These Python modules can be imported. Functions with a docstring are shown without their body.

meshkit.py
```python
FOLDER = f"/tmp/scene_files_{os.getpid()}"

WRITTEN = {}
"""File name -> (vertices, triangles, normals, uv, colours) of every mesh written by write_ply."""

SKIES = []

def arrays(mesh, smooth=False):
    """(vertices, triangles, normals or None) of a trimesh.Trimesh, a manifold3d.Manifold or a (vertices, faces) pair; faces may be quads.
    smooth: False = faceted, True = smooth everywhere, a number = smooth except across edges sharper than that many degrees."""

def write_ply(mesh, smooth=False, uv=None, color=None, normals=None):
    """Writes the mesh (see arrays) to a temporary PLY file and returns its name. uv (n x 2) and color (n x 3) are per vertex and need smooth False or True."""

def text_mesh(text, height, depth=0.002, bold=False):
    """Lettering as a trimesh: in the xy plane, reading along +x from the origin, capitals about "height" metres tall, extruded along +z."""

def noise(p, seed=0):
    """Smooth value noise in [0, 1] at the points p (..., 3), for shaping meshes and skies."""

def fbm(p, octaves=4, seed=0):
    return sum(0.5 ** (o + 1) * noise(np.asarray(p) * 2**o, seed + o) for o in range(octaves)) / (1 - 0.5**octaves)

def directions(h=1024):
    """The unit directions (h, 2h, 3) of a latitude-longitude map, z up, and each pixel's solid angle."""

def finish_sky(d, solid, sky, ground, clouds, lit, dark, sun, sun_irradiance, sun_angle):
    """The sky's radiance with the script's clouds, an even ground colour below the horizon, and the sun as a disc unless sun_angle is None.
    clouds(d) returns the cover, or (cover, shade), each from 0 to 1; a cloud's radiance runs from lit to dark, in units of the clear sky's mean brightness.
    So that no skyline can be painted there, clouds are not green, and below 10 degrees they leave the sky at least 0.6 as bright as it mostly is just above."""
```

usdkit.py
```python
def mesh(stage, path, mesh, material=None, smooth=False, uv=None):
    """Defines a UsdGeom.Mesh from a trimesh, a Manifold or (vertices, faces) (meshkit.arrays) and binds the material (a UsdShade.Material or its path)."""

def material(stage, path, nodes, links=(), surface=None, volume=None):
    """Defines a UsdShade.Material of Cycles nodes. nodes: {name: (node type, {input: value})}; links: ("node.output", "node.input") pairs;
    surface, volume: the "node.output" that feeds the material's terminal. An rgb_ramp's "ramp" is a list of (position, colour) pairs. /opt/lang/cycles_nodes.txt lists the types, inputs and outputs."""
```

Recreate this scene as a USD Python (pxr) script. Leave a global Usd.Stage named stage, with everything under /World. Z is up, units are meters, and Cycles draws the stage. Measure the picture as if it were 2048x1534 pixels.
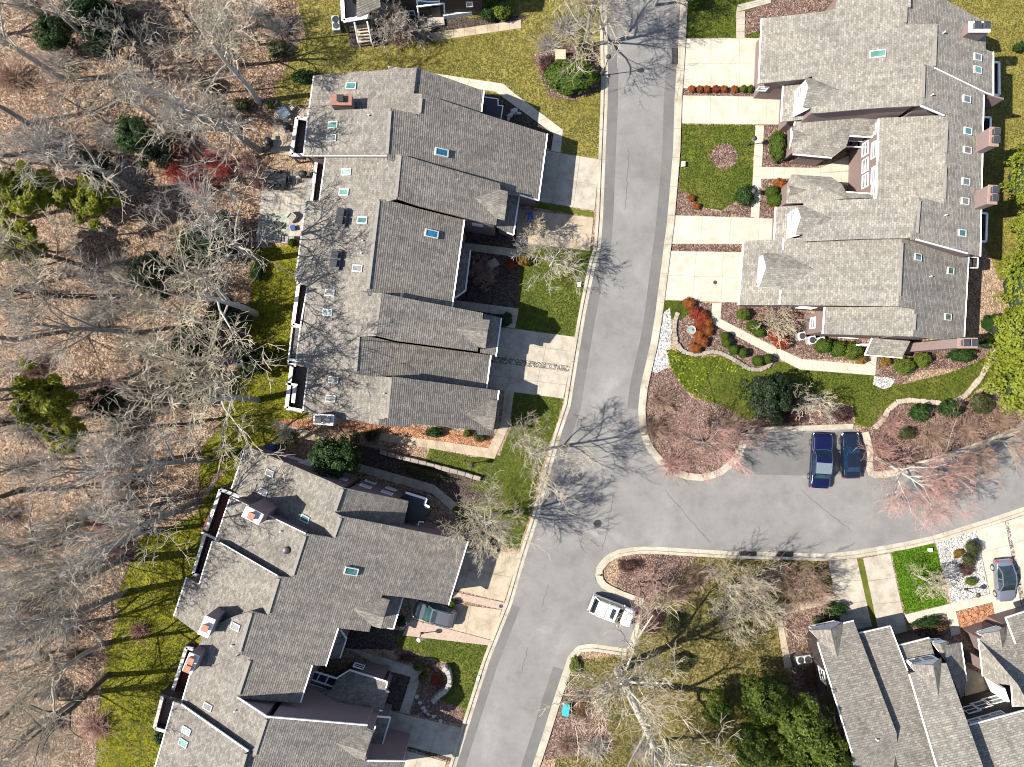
import math, random, numpy as np, trimesh, usdkit
import mapbox_earcut as earcut
from shapely.geometry import Polygon, Point, LineString
from shapely.ops import unary_union
from meshkit import noise, fbm
from pxr import Usd, UsdGeom, UsdLux, UsdShade, Sdf, Gf

stage = Usd.Stage.CreateInMemory()
UsdGeom.SetStageUpAxis(stage, UsdGeom.Tokens.z)
UsdGeom.SetStageMetersPerUnit(stage, 1.0)
W = UsdGeom.Xform.Define(stage, '/World')
stage.SetDefaultPrim(W.GetPrim())
UsdGeom.Scope.Define(stage, '/World/Looks')

# ------------------------------------------------------------ camera, sky, sun, exposure
CAM_H = 73.0                 # the drone hovers 73 m above the street and looks straight down
FPX = 1424.0                 # focal length in pixels of a 2048 px wide picture
cam = UsdGeom.Camera.Define(stage, '/World/camera')
cam.AddTranslateOp().Set((0, 0, CAM_H))
cam.CreateHorizontalApertureAttr(36.0)
cam.CreateVerticalApertureAttr(36.0 * 767 / 1024)
cam.CreateFocalLengthAttr(36.0 * FPX / 2048)
cam.CreateClippingRangeAttr((1.0, 2000.0))
cam.CreateExposureAttr(1.12)

SUN_EL, SUN_TO = math.radians(46), (-1.0, -0.13)      # height of the sun, ground direction towards it
az = math.atan2(SUN_TO[0], SUN_TO[1])
usdkit.material(stage, '/World/Looks/sky_light', {
    'sky': ('sky_texture', {'sky_type': 'single_scattering', 'sun_disc': False, 'sun_elevation': SUN_EL, 'sun_rotation': az}),
    'bg': ('background_shader', {'strength': 0.09})}, [('sky.color', 'bg.color')], surface='bg.background')
dome = UsdLux.DomeLight.Define(stage, '/World/sky')
UsdShade.MaterialBindingAPI.Apply(dome.GetPrim()).Bind(UsdShade.Material.Get(stage, '/World/Looks/sky_light'))
sun = UsdLux.DistantLight.Define(stage, '/World/sun')
sun.CreateNormalizeAttr(True)
sun.CreateIntensityAttr(1.25)
sun.CreateAngleAttr(0.5)
sun.CreateColorAttr((1.0, 0.94, 0.835))
_h = Gf.Vec3d(SUN_TO[0], SUN_TO[1], 0).GetNormalized()
_to = Gf.Vec3d(_h[0] * math.cos(SUN_EL), _h[1] * math.cos(SUN_EL), math.sin(SUN_EL))
_q = Gf.Rotation(Gf.Vec3d(0, 0, 1), _to)
sun.AddTransformOp().Set(Gf.Matrix4d().SetRotate(_q))

# ------------------------------------------------------------ helpers
def P(px, py, h=0.0):
    """The point at height h that stands at this place of the survey grid (2048 x 1534)."""
    s = (CAM_H - h) / FPX
    return np.array([(px - 1024) * s, -(py - 767) * s, h])

def XY(px, py, h=0.0):
    return P(px, py, h)[:2]

used = {}
def numbered(parent, name):
    k = (parent, name)
    used[k] = used.get(k, -1) + 1
    return f'{parent}/{name}' + (f'_{used[k]:03d}' if used[k] else '')

def tag(prim, label=None, cat=None, group=None, kind=None):
    for k, v in (('label', label), ('category', cat), ('group', group), ('kind', kind)):
        if v:
            prim.SetCustomDataByKey(k, v)
    return prim

class Thing:
    def __init__(s, name, label, cat, at=(0, 0, 0), group=None, kind=None, rot=0):
        s.path = numbered('/World', name)
        s.o = np.array(at, float)
        s.x = UsdGeom.Xform.Define(stage, s.path)
        s.x.AddTranslateOp().Set(Gf.Vec3d(*map(float, s.o)))
        s.x.AddRotateZOp().Set(float(rot))
        s.local = False
        tag(s.x.GetPrim(), label, cat, group, kind)
    def add(s, name, mesh, mat, parent=None, smooth=False, uv=None, label=None, kind=None):
        base = s.path if parent is None else parent
        path = numbered(base, name)
        v, f = (mesh.vertices, mesh.faces) if hasattr(mesh, 'vertices') else mesh
        v = np.asarray(v, float)
        if not s.local:
            v = v - s.o
        m = usdkit.mesh(stage, path, (v, np.asarray(f)), M[mat], smooth=smooth, uv=uv)
        if label or kind:
            tag(m.GetPrim(), label=label, kind=kind)
        return path

def single(name, mesh, mat, label, cat, group=None, kind=None, smooth=False):
    """A thing of one mesh, at top level."""
    path = numbered('/World', name)
    v, f = (mesh.vertices, mesh.faces) if hasattr(mesh, 'vertices') else mesh
    m = usdkit.mesh(stage, path, (np.asarray(v, float), np.asarray(f)), M[mat], smooth=smooth)
    tag(m.GetPrim(), label, cat, group, kind)
    return path

protos = {}
def place(key, build, name, loc, rot, scale, label, cat, group=None, kind=None):
    """The first of a kind is built with its parts; every further one refers to it."""
    path = numbered('/World', name)
    x = UsdGeom.Xform.Define(stage, path)
    sc = (scale,) * 3 if np.ndim(scale) == 0 else scale
    if key in protos:
        x.GetPrim().GetReferences().AddInternalReference(protos[key])
        x.GetPrim().SetInstanceable(True)
    x.ClearXformOpOrder()
    x.AddTranslateOp().Set(Gf.Vec3d(*map(float, loc)))
    x.AddRotateZOp().Set(float(rot))
    x.AddScaleOp().Set(Gf.Vec3f(*map(float, sc)))
    tag(x.GetPrim(), label, cat, group, kind)
    if key not in protos:
        protos[key] = path
        for part, mesh, mat, smooth in build():
            v, f = (mesh.vertices, mesh.faces) if hasattr(mesh, 'vertices') else mesh
            usdkit.mesh(stage, numbered(path, part), (np.asarray(v, float), np.asarray(f)), M[mat], smooth=smooth)
    return path

def tri2d(p):
    p = np.asarray(p, float)
    return earcut.triangulate_float64(p, np.array([len(p)], np.uint32)).reshape(-1, 3)

def ccw(p):
    p = np.asarray(p, float)
    a = np.sum(p[:, 0] * np.roll(p[:, 1], -1) - np.roll(p[:, 0], -1) * p[:, 1])
    return p if a > 0 else p[::-1]

def prism(top, bottom):
    """A closed solid between two matching counter-clockwise loops."""
    n = len(top)
    t = tri2d(top[:, :2])
    a, b, c = top[t[:, 0], :2].T, top[t[:, 1], :2].T, top[t[:, 2], :2].T
    area = (b[0] - a[0]) * (c[1] - a[1]) - (b[1] - a[1]) * (c[0] - a[0])
    t = np.where(area[:, None] < 0, t[:, ::-1], t)
    i = np.arange(n); j = (i + 1) % n
    f = np.vstack([t, t[:, ::-1] + n, np.c_[i, i + n, j], np.c_[j, i + n, j + n]])
    return np.vstack([top, bottom]), f

def slab(pts, z0, z1):
    p = ccw(np.asarray(pts, float)[:, :2])
    return prism(np.c_[p, np.full(len(p), z1)], np.c_[p, np.full(len(p), z0)])

def sheet(pts, z):
    p = ccw(np.asarray(pts, float)[:, :2])
    t = tri2d(p)
    a, b, c = p[t[:, 0]].T, p[t[:, 1]].T, p[t[:, 2]].T
    area = (b[0] - a[0]) * (c[1] - a[1]) - (b[1] - a[1]) * (c[0] - a[0])
    t = np.where(area[:, None] < 0, t[:, ::-1], t)
    return np.c_[p, np.full(len(p), z)], t

def ragged(pts, amp=0.14, step=0.22, seed=0):
    """The outline with the small irregularities of grown or raked edges."""
    p = np.asarray(pts, float)
    out = []
    for a, b in zip(p, np.roll(p, -1, 0)):
        n = max(1, int(np.linalg.norm(b - a) / step))
        out += [a + (b - a) * k / n for k in range(n)]
    out = np.array(out)
    q = np.c_[out * 1.7, np.zeros(len(out))]
    d = np.c_[noise(q, seed) - .5, noise(q + 57.3, seed) - .5] * 2 * amp
    q2 = q * 3.1
    d += np.c_[noise(q2, seed + 5) - .5, noise(q2 + 31.7, seed + 5) - .5] * amp
    poly = Polygon(out + d).buffer(0)
    if poly.geom_type != 'Polygon':
        poly = max(poly.geoms, key=lambda g: g.area)
    return np.array(poly.exterior.coords)[:-1]

def px_poly(pts, h=0.0):
    return np.array([XY(x, y, h) for x, y in pts])

def box(c, size, rot=0.0, chamfer=0.0):
    """Box about c (x, y, z centre), turned rot radians about z, edges chamfered."""
    sx, sy, sz = np.array(size) / 2
    if chamfer > 0:
        k = min(chamfer, .45 * 2 * min(sx, sy, sz))
        pts = []
        for a in (-1, 1):
            for b in (-1, 1):
                for e in (-1, 1):
                    pts += [(a * (sx - k), b * (sy - k), e * sz), (a * (sx - k), b * sy, e * (sz - k)), (a * sx, b * (sy - k), e * (sz - k))]
        m = trimesh.convex.convex_hull(np.array(pts))
    else:
        m = trimesh.creation.box((2 * sx, 2 * sy, 2 * sz))
    v = np.array(m.vertices)
    co, si = math.cos(rot), math.sin(rot)
    v = np.c_[v[:, 0] * co - v[:, 1] * si, v[:, 0] * si + v[:, 1] * co, v[:, 2]] + np.asarray(c)
    return v, np.array(m.faces)

def obox(c, ax, ay, az_, size):
    """Box with the given unit axes."""
    m = trimesh.creation.box(size)
    v = np.asarray(m.vertices) @ np.array([ax, ay, az_]) + np.asarray(c)
    return v, np.array(m.faces)

def bar(p, q, w, h, chamfer=0.0):
    """Beam of width w and height h between two points (the points lie on its axis)."""
    p, q = np.asarray(p, float), np.asarray(q, float)
    d = q - p; L = np.linalg.norm(d); d = d / L
    s = np.cross([0, 0, 1.0], d)
    s = np.array([1.0, 0, 0]) if np.linalg.norm(s) < 1e-6 else s / np.linalg.norm(s)
    return obox((p + q) / 2, d, s, np.cross(d, s), (L, w, h))

def join(ms):
    vs, fs, n = [], [], 0
    for v, f in ms:
        vs.append(np.asarray(v)); fs.append(np.asarray(f) + n); n += len(v)
    return np.vstack(vs), np.vstack(fs)

def cyl(c, r, h, n=12, r2=None):
    """Upright cylinder or cone frustum standing on c."""
    r2 = r if r2 is None else r2
    a = np.arange(n) * 2 * math.pi / n
    b = np.c_[np.cos(a), np.sin(a)]
    bot = np.c_[b * r, np.zeros(n)] + np.asarray(c); top = np.c_[b * r2, np.full(n, h)] + np.asarray(c)
    return prism(top, bot)

def lathe(c, prof, n=16):
    """Solid of revolution, prof = (radius, height) from the bottom up."""
    a = np.arange(n) * 2 * math.pi / n
    rings = [np.c_[np.cos(a) * r, np.sin(a) * r, np.full(n, z)] for r, z in prof]
    v = np.vstack(rings + [[[0, 0, prof[0][1]]], [[0, 0, prof[-1][1]]]]) + np.asarray(c)
    f = []
    i = np.arange(n); j = (i + 1) % n
    for k in range(len(prof) - 1):
        o = k * n
        f += [np.c_[i + o, j + o, j + o + n], np.c_[i + o, j + o + n, i + o + n]]
    e = len(prof) * n; o = (len(prof) - 1) * n
    f += [np.c_[np.full(n, e), j, i], np.c_[np.full(n, e + 1), i + o, j + o]]
    return v, np.vstack(f)

def ellipsoid(c, r, sub=2, seed=0, amp=0.0, fr=2.0):
    m = trimesh.creation.icosphere(sub)
    v = np.array(m.vertices)
    if amp:
        v = v * (1 + amp * (2 * fbm(v * fr + 13.1 * seed, 2, seed) - 1))[:, None]
    return v * np.asarray(r) + np.asarray(c), np.array(m.faces)

def tubes(lines, sides):
    """Tapered tubes for (points, radii) polylines, all in one mesh."""
    by = {}
    for p, r in lines:
        by.setdefault(len(p), []).append((p, r))
    out = []
    for n, ls in by.items():
        p = np.array([x[0] for x in ls], float); r = np.array([x[1] for x in ls], float)
        t = np.gradient(p, axis=1)
        t /= np.maximum(np.linalg.norm(t, axis=2, keepdims=True), 1e-9)
        m = p[:, -1] - p[:, 0]
        ref = np.where((np.abs(m[:, 2]) > .8 * np.linalg.norm(m, axis=1))[:, None], [1.0, 0, 0], [0, 0, 1.0])[:, None, :]
        s = np.cross(t, np.broadcast_to(ref, t.shape)); s /= np.maximum(np.linalg.norm(s, axis=2, keepdims=True), 1e-9)
        u = np.cross(t, s)
        a = np.arange(sides) * 2 * math.pi / sides
        v = p[:, :, None] + r[:, :, None, None] * (np.cos(a)[None, None, :, None] * s[:, :, None] + np.sin(a)[None, None, :, None] * u[:, :, None])
        base = (np.arange(len(ls)) * n * sides)[:, None, None] + (np.arange(n - 1) * sides)[None, :, None]
        i = np.arange(sides); j = (i + 1) % sides
        f1 = np.stack([base + i, base + j, base + j + sides], -1); f2 = np.stack([base + i, base + j + sides, base + i + sides], -1)
        out.append((v.reshape(-1, 3), np.vstack([f1.reshape(-1, 3), f2.reshape(-1, 3)])))
    return join(out)

# landmarks for telling look-alikes apart
LAND = [('upper patio', 580, 262), ('rug patio', 565, 415), ('round bush', 1143, 160),
        ('white SUV', 1223, 1218), ('navy sedan', 1640, 920), ('mulch circle', 1448, 312), ('birdbath', 1379, 661), ('big holly', 690, 905),
        ('grey sedan', 2010, 1160), ('dark SUV', 870, 1228), ('curved wall', 895, 1360), ('red shrubs', 1400, 655),
        ('double trunk', 1240, 1350), ('north house', 730, 70), ('blue bin', 1059, 437)]
NUM = 'zero one two three four five six seven eight nine ten eleven twelve thirteen fourteen fifteen sixteen seventeen eighteen nineteen twenty'.split()
def number_word(n):
    if n <= 20: return NUM[n]
    t = ['twenty', 'thirty', 'forty', 'fifty', 'sixty'][n // 10 - 2]
    return t + ('-' + NUM[n % 10] if n % 10 else '')
def where(px, py):
    n, x, y = min(LAND, key=lambda l: math.hypot(l[1] - px, l[2] - py) + (0 if math.hypot(l[1] - px, l[2] - py) > 25 else 4000))
    dx, dy = (px - x) / 19.5, (py - y) / 19.5
    a, b = round(abs(dx)), round(abs(dy))
    w = ([f'{number_word(a)} metres {"left" if dx < 0 else "right"}'] if a else []) + ([f'{number_word(b)} {"above" if dy < 0 else "below"}'] if b else [])
    return ', '.join(w) + ' of the ' + n

# ------------------------------------------------------------ materials
M = {}
def _pos():
    return {'g': ('geometry', {})}

def plain(name, col, rough=.6, metal=0.0, spec=.5, var=.12, scale=6.0, bump=0.0, coat=0.0):
    """One colour with a little unevenness."""
    c0 = tuple(max(0, c * (1 - var)) for c in col); c1 = tuple(min(1, c * (1 + var)) for c in col)
    nodes = {'t': ('texture_coordinate', {}), 'n': ('noise_texture', {'scale': scale, 'detail': 4.0, 'roughness': .6}),
             'r': ('rgb_ramp', {'ramp': [(.3, c0), (.7, c1)]}),
             'p': ('principled_bsdf', {'roughness': rough, 'metallic': metal, 'specular_ior_level': spec, 'coat_weight': coat})}
    links = [('t.object', 'n.vector'), ('n.fac', 'r.fac'), ('r.color', 'p.base_color')]
    if bump:
        nodes['b'] = ('bump', {'strength': bump, 'distance': .02})
        links += [('n.fac', 'b.height'), ('b.normal', 'p.normal')]
    M[name] = usdkit.material(stage, f'/World/Looks/{name}', nodes, links, surface='p.BSDF')

def ground(name, big, fine, s_big=.25, s_fine=9.0, mix=.55, bump=.6, dist=.05, kind='noise', rough=.95, third=None, s_third=1.2):
    """Ground cover: broad patches (ramp big) overlaid with fine grain (ramp fine)."""
    nodes = {'g': ('geometry', {}), 'nb': ('noise_texture', {'scale': s_big, 'detail': 5.0, 'roughness': .6, 'distortion': .6}),
             'rb': ('rgb_ramp', {'ramp': big}), 'rf': ('rgb_ramp', {'ramp': fine}),
             'm': ('mix_color', {'blend_type': 'mix', 'fac': mix}),
             'b': ('bump', {'strength': bump, 'distance': dist}),
             'p': ('principled_bsdf', {'roughness': rough, 'specular_ior_level': .15})}
    links = [('g.position', 'nb.vector'), ('nb.fac', 'rb.fac'), ('rb.color', 'm.a'), ('rf.color', 'm.b')]
    if kind == 'noise':
        nodes['nf'] = ('noise_texture', {'scale': s_fine, 'detail': 5.0, 'roughness': .75})
        links += [('g.position', 'nf.vector'), ('nf.fac', 'rf.fac'), ('nf.fac', 'b.height')]
    else:
        nodes['nf'] = ('voronoi_texture', {'scale': s_fine, 'randomness': 1.0})
        nodes['sv'] = ('separate_color', {})
        nodes['sub'] = ('math', {'math_type': 'subtract', 'value1': 1.0})
        links += [('g.position', 'nf.vector'), ('nf.color', 'sv.color'), ('sv.r', 'rf.fac'), ('nf.distance', 'sub.value2'), ('sub.value', 'b.height')]
    out = 'm.result'
    if third:
        nodes['nt'] = ('noise_texture', {'scale': s_third, 'detail': 6.0, 'roughness': .7})
        nodes['rt'] = ('rgb_ramp', {'ramp': third})
        nodes['mt'] = ('mix_color', {'blend_type': 'multiply', 'fac': 1.0})
        links += [('g.position', 'nt.vector'), ('nt.fac', 'rt.fac'), (out, 'mt.a'), ('rt.color', 'mt.b')]
        out = 'mt.result'
    links += [(out, 'p.base_color'), ('b.normal', 'p.normal')]
    M[name] = usdkit.material(stage, f'/World/Looks/{name}', nodes, links, surface='p.BSDF')

def g3(v, t=(1, 1, 1)):
    return tuple(v * x for x in t)

MUL = [(.25, g3(.62)), (.5, g3(1.0)), (.75, g3(1.3))]
ground('leaf_litter', [(.3, (.14, .09, .058)), (.5, (.23, .158, .108)), (.72, (.33, .245, .17))],
       [(.0, (.05, .03, .02)), (.3, (.17, .105, .068)), (.65, (.30, .21, .145)), (1, (.44, .35, .26))], .11, 7.5, .6, .9, .08, 'voronoi', third=MUL, s_third=.8)
ground('dry_grass', [(.3, (.13, .125, .024)), (.5, (.205, .175, .045)), (.72, (.30, .245, .085))],
       [(.2, (.03, .034, .005)), (.45, (.125, .115, .022)), (.62, (.21, .18, .05)), (.8, (.34, .28, .11))], .22, 6.0, .55, .8, .08, third=MUL, s_third=.9)
ground('green_grass', [(.3, (.05, .075, .006)), (.5, (.095, .108, .014)), (.72, (.165, .145, .034))],
       [(.2, (.012, .022, .002)), (.45, (.055, .075, .009)), (.62, (.10, .105, .02)), (.82, (.21, .19, .065))], .28, 6.5, .55, .8, .08, third=MUL, s_third=1.1)
ground('moss_grass', [(.3, (.085, .095, .003)), (.5, (.145, .14, .004)), (.72, (.22, .19, .025))],
       [(.2, (.03, .04, .002)), (.45, (.125, .125, .005)), (.65, (.21, .19, .012)), (.82, (.32, .26, .05))], .2, 6.0, .5, .8, .08, third=MUL, s_third=.9)
ground('bright_grass', [(.3, (.04, .10, .003)), (.6, (.075, .14, .006))], [(.25, (.02, .05, .002)), (.5, (.07, .14, .006)), (.8, (.16, .22, .03))], .5, 7.0, .6, .8, .08, third=MUL, s_third=1.5)
ground('patchy_yard', [(.3, (.08, .075, .016)), (.48, (.155, .125, .05)), (.7, (.22, .165, .08))],
       [(.2, (.035, .03, .008)), (.45, (.135, .11, .04)), (.65, (.225, .175, .08)), (.85, (.34, .275, .15))], .2, 5.0, .55, .8, .08, third=MUL, s_third=.8)
ground('mulch', [(.3, (.09, .056, .045)), (.7, (.16, .105, .085))], [(.0, (.025, .014, .012)), (.35, (.095, .058, .046)), (.75, (.2, .135, .11)), (1, (.36, .28, .24))], .5, 9.0, .65, 1.0, .06, 'voronoi', third=MUL, s_third=1.5)
ground('dark_mulch', [(.3, (.035, .028, .024)), (.7, (.085, .065, .055))], [(.0, (.012, .01, .008)), (.5, (.05, .038, .03)), (.9, (.13, .10, .085))], .5, 9.0, .6, 1.0, .06, 'voronoi')
ground('orange_mulch', [(.3, (.20, .085, .04)), (.7, (.32, .16, .09))], [(.0, (.06, .025, .012)), (.4, (.22, .10, .05)), (.8, (.36, .2, .12)), (1, (.5, .34, .24))], .5, 9.0, .6, 1.0, .06, 'voronoi')
ground('white_gravel', [(.3, (.26, .25, .235)), (.7, (.38, .37, .35))], [(.0, (.08, .08, .075)), (.35, (.27, .26, .25)), (.7, (.44, .43, .41)), (1, (.66, .65, .63))], .6, 8.0, .7, 1.0, .06, 'voronoi')
ground('dark_gravel', [(.3, (.12, .105, .09)), (.7, (.24, .21, .18))], [(.0, (.03, .027, .024)), (.4, (.15, .13, .11)), (.75, (.32, .29, .25)), (1, (.6, .56, .5))], .6, 8.0, .7, 1.0, .06, 'voronoi')
ground('ground_cover', [(.3, (.15, .17, .008)), (.7, (.25, .25, .02))], [(.0, (.03, .045, .002)), (.35, (.15, .18, .01)), (.7, (.3, .31, .03)), (1, (.42, .42, .08))], .5, 7.0, .7, 1.0, .08, 'voronoi')
ground('asphalt', [(.3, (.118, .114, .111)), (.44, (.155, .15, .146)), (.58, (.176, .17, .165)), (.72, (.24, .232, .225))], [(.3, (.14, .135, .13)), (.7, (.245, .238, .23))], .16, 14.0, .35, .25, .015, third=[(.3, g3(.84)), (.5, g3(1.0)), (.7, g3(1.1))], s_third=.55, rough=.85)
ground('dark_asphalt', [(.3, (.10, .098, .097)), (.7, (.145, .14, .138))], [(.3, (.09, .088, .086)), (.7, (.165, .16, .157))], .2, 14.0, .35, .25, .015, third=[(.3, g3(.88)), (.7, g3(1.1))], s_third=.6, rough=.85)

def concrete(name, col, var=.18, stain=.66, s=1.0):
    a = [g3(1 - var, col), col, g3(1 + var * .6, col)]
    ground(name, [(.3, a[0]), (.5, a[1]), (.7, a[2])], [(.3, g3(.86, col)), (.7, g3(1.1, col))], .5 * s, 20.0, .3, .2, .01,
           third=[(.3, g3(stain, (1, .97, .9))), (.55, g3(1.0)), (.8, g3(1.06))], s_third=.8, rough=.85)
concrete('concrete', (.36, .325, .27))
concrete('concrete_pale', (.42, .388, .325), .11, .8)
concrete('concrete_tan', (.36, .30, .225))
concrete('curb_concrete', (.37, .335, .275), .2, .68)
concrete('patio_stone', (.36, .30, .24), .22, .7)
concrete('patio_grey', (.30, .285, .26), .2, .7)
concrete('wall_stone', (.26, .235, .2), .3, .7)

def bricks(name, c1, c2, mortar, bw, rh, scale=1.0):
    M[name] = usdkit.material(stage, f'/World/Looks/{name}', {
        'g': ('geometry', {}), 'k': ('brick_texture', {'color1': c1, 'color2': c2, 'mortar': mortar, 'scale': scale, 'brick_width': bw, 'row_height': rh, 'mortar_size': .008}),
        'mp': ('mapping', {'rotation': (0, 0, .25)}), 'b': ('bump', {'strength': .4, 'distance': .01, 'invert': True}),
        'p': ('principled_bsdf', {'roughness': .85, 'specular_ior_level': .2})},
        [('g.position', 'mp.vector'), ('mp.vector', 'k.vector'), ('k.color', 'p.base_color'), ('k.fac', 'b.height'), ('b.normal', 'p.normal')], surface='p.BSDF')
bricks('pavers', (.42, .32, .26), (.33, .25, .21), (.2, .17, .14), .22, .11)

def shingle(name, col, dark=.62):
    """Asphalt shingles in courses; st runs along the ridge and down the slope in metres. Each course rises to a butt edge."""
    mul = ('mix_color', {'blend_type': 'multiply', 'fac': 1.0})
    M[name] = usdkit.material(stage, f'/World/Looks/{name}', {
        'uv': ('texture_coordinate', {}), 'g': ('geometry', {}),
        'k': ('brick_texture', {'color1': g3(1.22, col), 'color2': g3(.74, col), 'mortar': g3(dark, col), 'scale': 1.0, 'brick_width': .34, 'row_height': .2, 'mortar_size': .016, 'mortar_smooth': .3, 'bias': 0.0}),  # dark joints: gaps between shingles, their shadow lines put into the colour
        'n': ('noise_texture', {'scale': .35, 'detail': 5.0, 'roughness': .65}), 'rn': ('rgb_ramp', {'ramp': [(.3, g3(.84)), (.5, g3(1.0)), (.7, (1.1, 1.09, 1.05))]}),
        'n2': ('noise_texture', {'scale': 7.0, 'detail': 3.0, 'roughness': .7}), 'r2': ('rgb_ramp', {'ramp': [(.25, g3(.66)), (.75, g3(1.3))]}),
        'mp': ('mapping', {'scale': (1.6, .12, 1)}), 'n3': ('noise_texture', {'scale': 1.0, 'detail': 4.0}), 'r3': ('rgb_ramp', {'ramp': [(.35, g3(.86)), (.6, g3(1.04))]}),
        'm1': mul, 'm2': mul, 'm3': mul, 'sx': ('separate_xyz', {}), 'dv': ('math', {'math_type': 'divide', 'value2': .2}), 'fr': ('math', {'math_type': 'fraction'}),
        'b': ('bump', {'strength': .3, 'distance': .01}),
        'p': ('principled_bsdf', {'roughness': .92, 'specular_ior_level': .2})},
        [('uv.UV', 'k.vector'), ('g.position', 'n.vector'), ('g.position', 'n2.vector'), ('uv.UV', 'mp.vector'), ('mp.vector', 'n3.vector'), ('n3.fac', 'r3.fac'),
         ('n.fac', 'rn.fac'), ('n2.fac', 'r2.fac'), ('k.color', 'm1.a'), ('rn.color', 'm1.b'), ('m1.result', 'm2.a'), ('r2.color', 'm2.b'), ('m2.result', 'm3.a'), ('r3.color', 'm3.b'),
         ('uv.UV', 'sx.vector'), ('sx.y', 'dv.value1'), ('dv.value', 'fr.value1'), ('fr.value', 'b.height'), ('b.normal', 'p.normal'), ('m3.result', 'p.base_color')], surface='p.BSDF')
shingle('shingles', (.188, .172, .153))
shingle('shingles_warm', (.222, .206, .182))
plain('ridge_shingle', (.215, .197, .172), .9, var=.15, scale=3)
plain('mauve_wall', (.17, .115, .12), .85, var=.1, bump=.2)
plain('dark_wall', (.035, .026, .024), .8, var=.15)
plain('east_wall', (.165, .118, .112), .85, var=.08)
plain('white_trim', (.78, .78, .76), .5, var=.05)
plain('grey_trim', (.5, .5, .48), .6, var=.1)
plain('white_paint', (.8, .8, .79), .45, var=.03)
plain('railing_cap', (.55, .55, .52), .7, var=.25, scale=2.5)
plain('deck_wood', (.13, .115, .10), .85, var=.25)
plain('red_deck', (.16, .05, .035), .85, var=.2)
plain('stair_wood', (.40, .33, .26), .8, var=.2)
plain('dark_metal', (.04, .042, .045), .45, .6)
plain('flue_metal', (.11, .11, .115), .4, .7)
plain('copper_cap', (.24, .12, .09), .7, .2, var=.25, scale=3)
plain('brick_cap', (.25, .165, .14), .85, var=.25, scale=8)
plain('mauve_chimney', (.19, .138, .13), .85, var=.1)
plain('rust', (.30, .14, .09), .8, var=.3, scale=8)
plain('black', (.012, .012, .013), .6, var=.1)
plain('rubber', (.018, .018, .018), .85)
plain('chrome', (.75, .75, .76), .18, 1.0, var=.02)
plain('pipe_white', (.75, .74, .72), .5)
plain('terracotta', (.35, .15, .08), .8)
plain('cast_iron', (.05, .048, .045), .6, .4)
plain('lamp_glass', (.7, .7, .66), .3)
plain('turquoise', (.03, .30, .36), .5)
plain('blue_plastic', (.02, .06, .26), .5)
plain('tan_box', (.40, .33, .22), .7)
plain('wicker', (.30, .27, .23), .85, var=.3, scale=20)
plain('grey_fabric', (.22, .215, .20), .9)
plain('blue_fabric', (.03, .06, .22), .9)
plain('table_glass', (.10, .13, .16), .08, spec=.7)
plain('rug', (.24, .255, .21), .95, var=.5, scale=3)
plain('flagstone', (.36, .355, .34), .9, var=.12)
plain('utility_green', (.08, .13, .09), .6)

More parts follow.
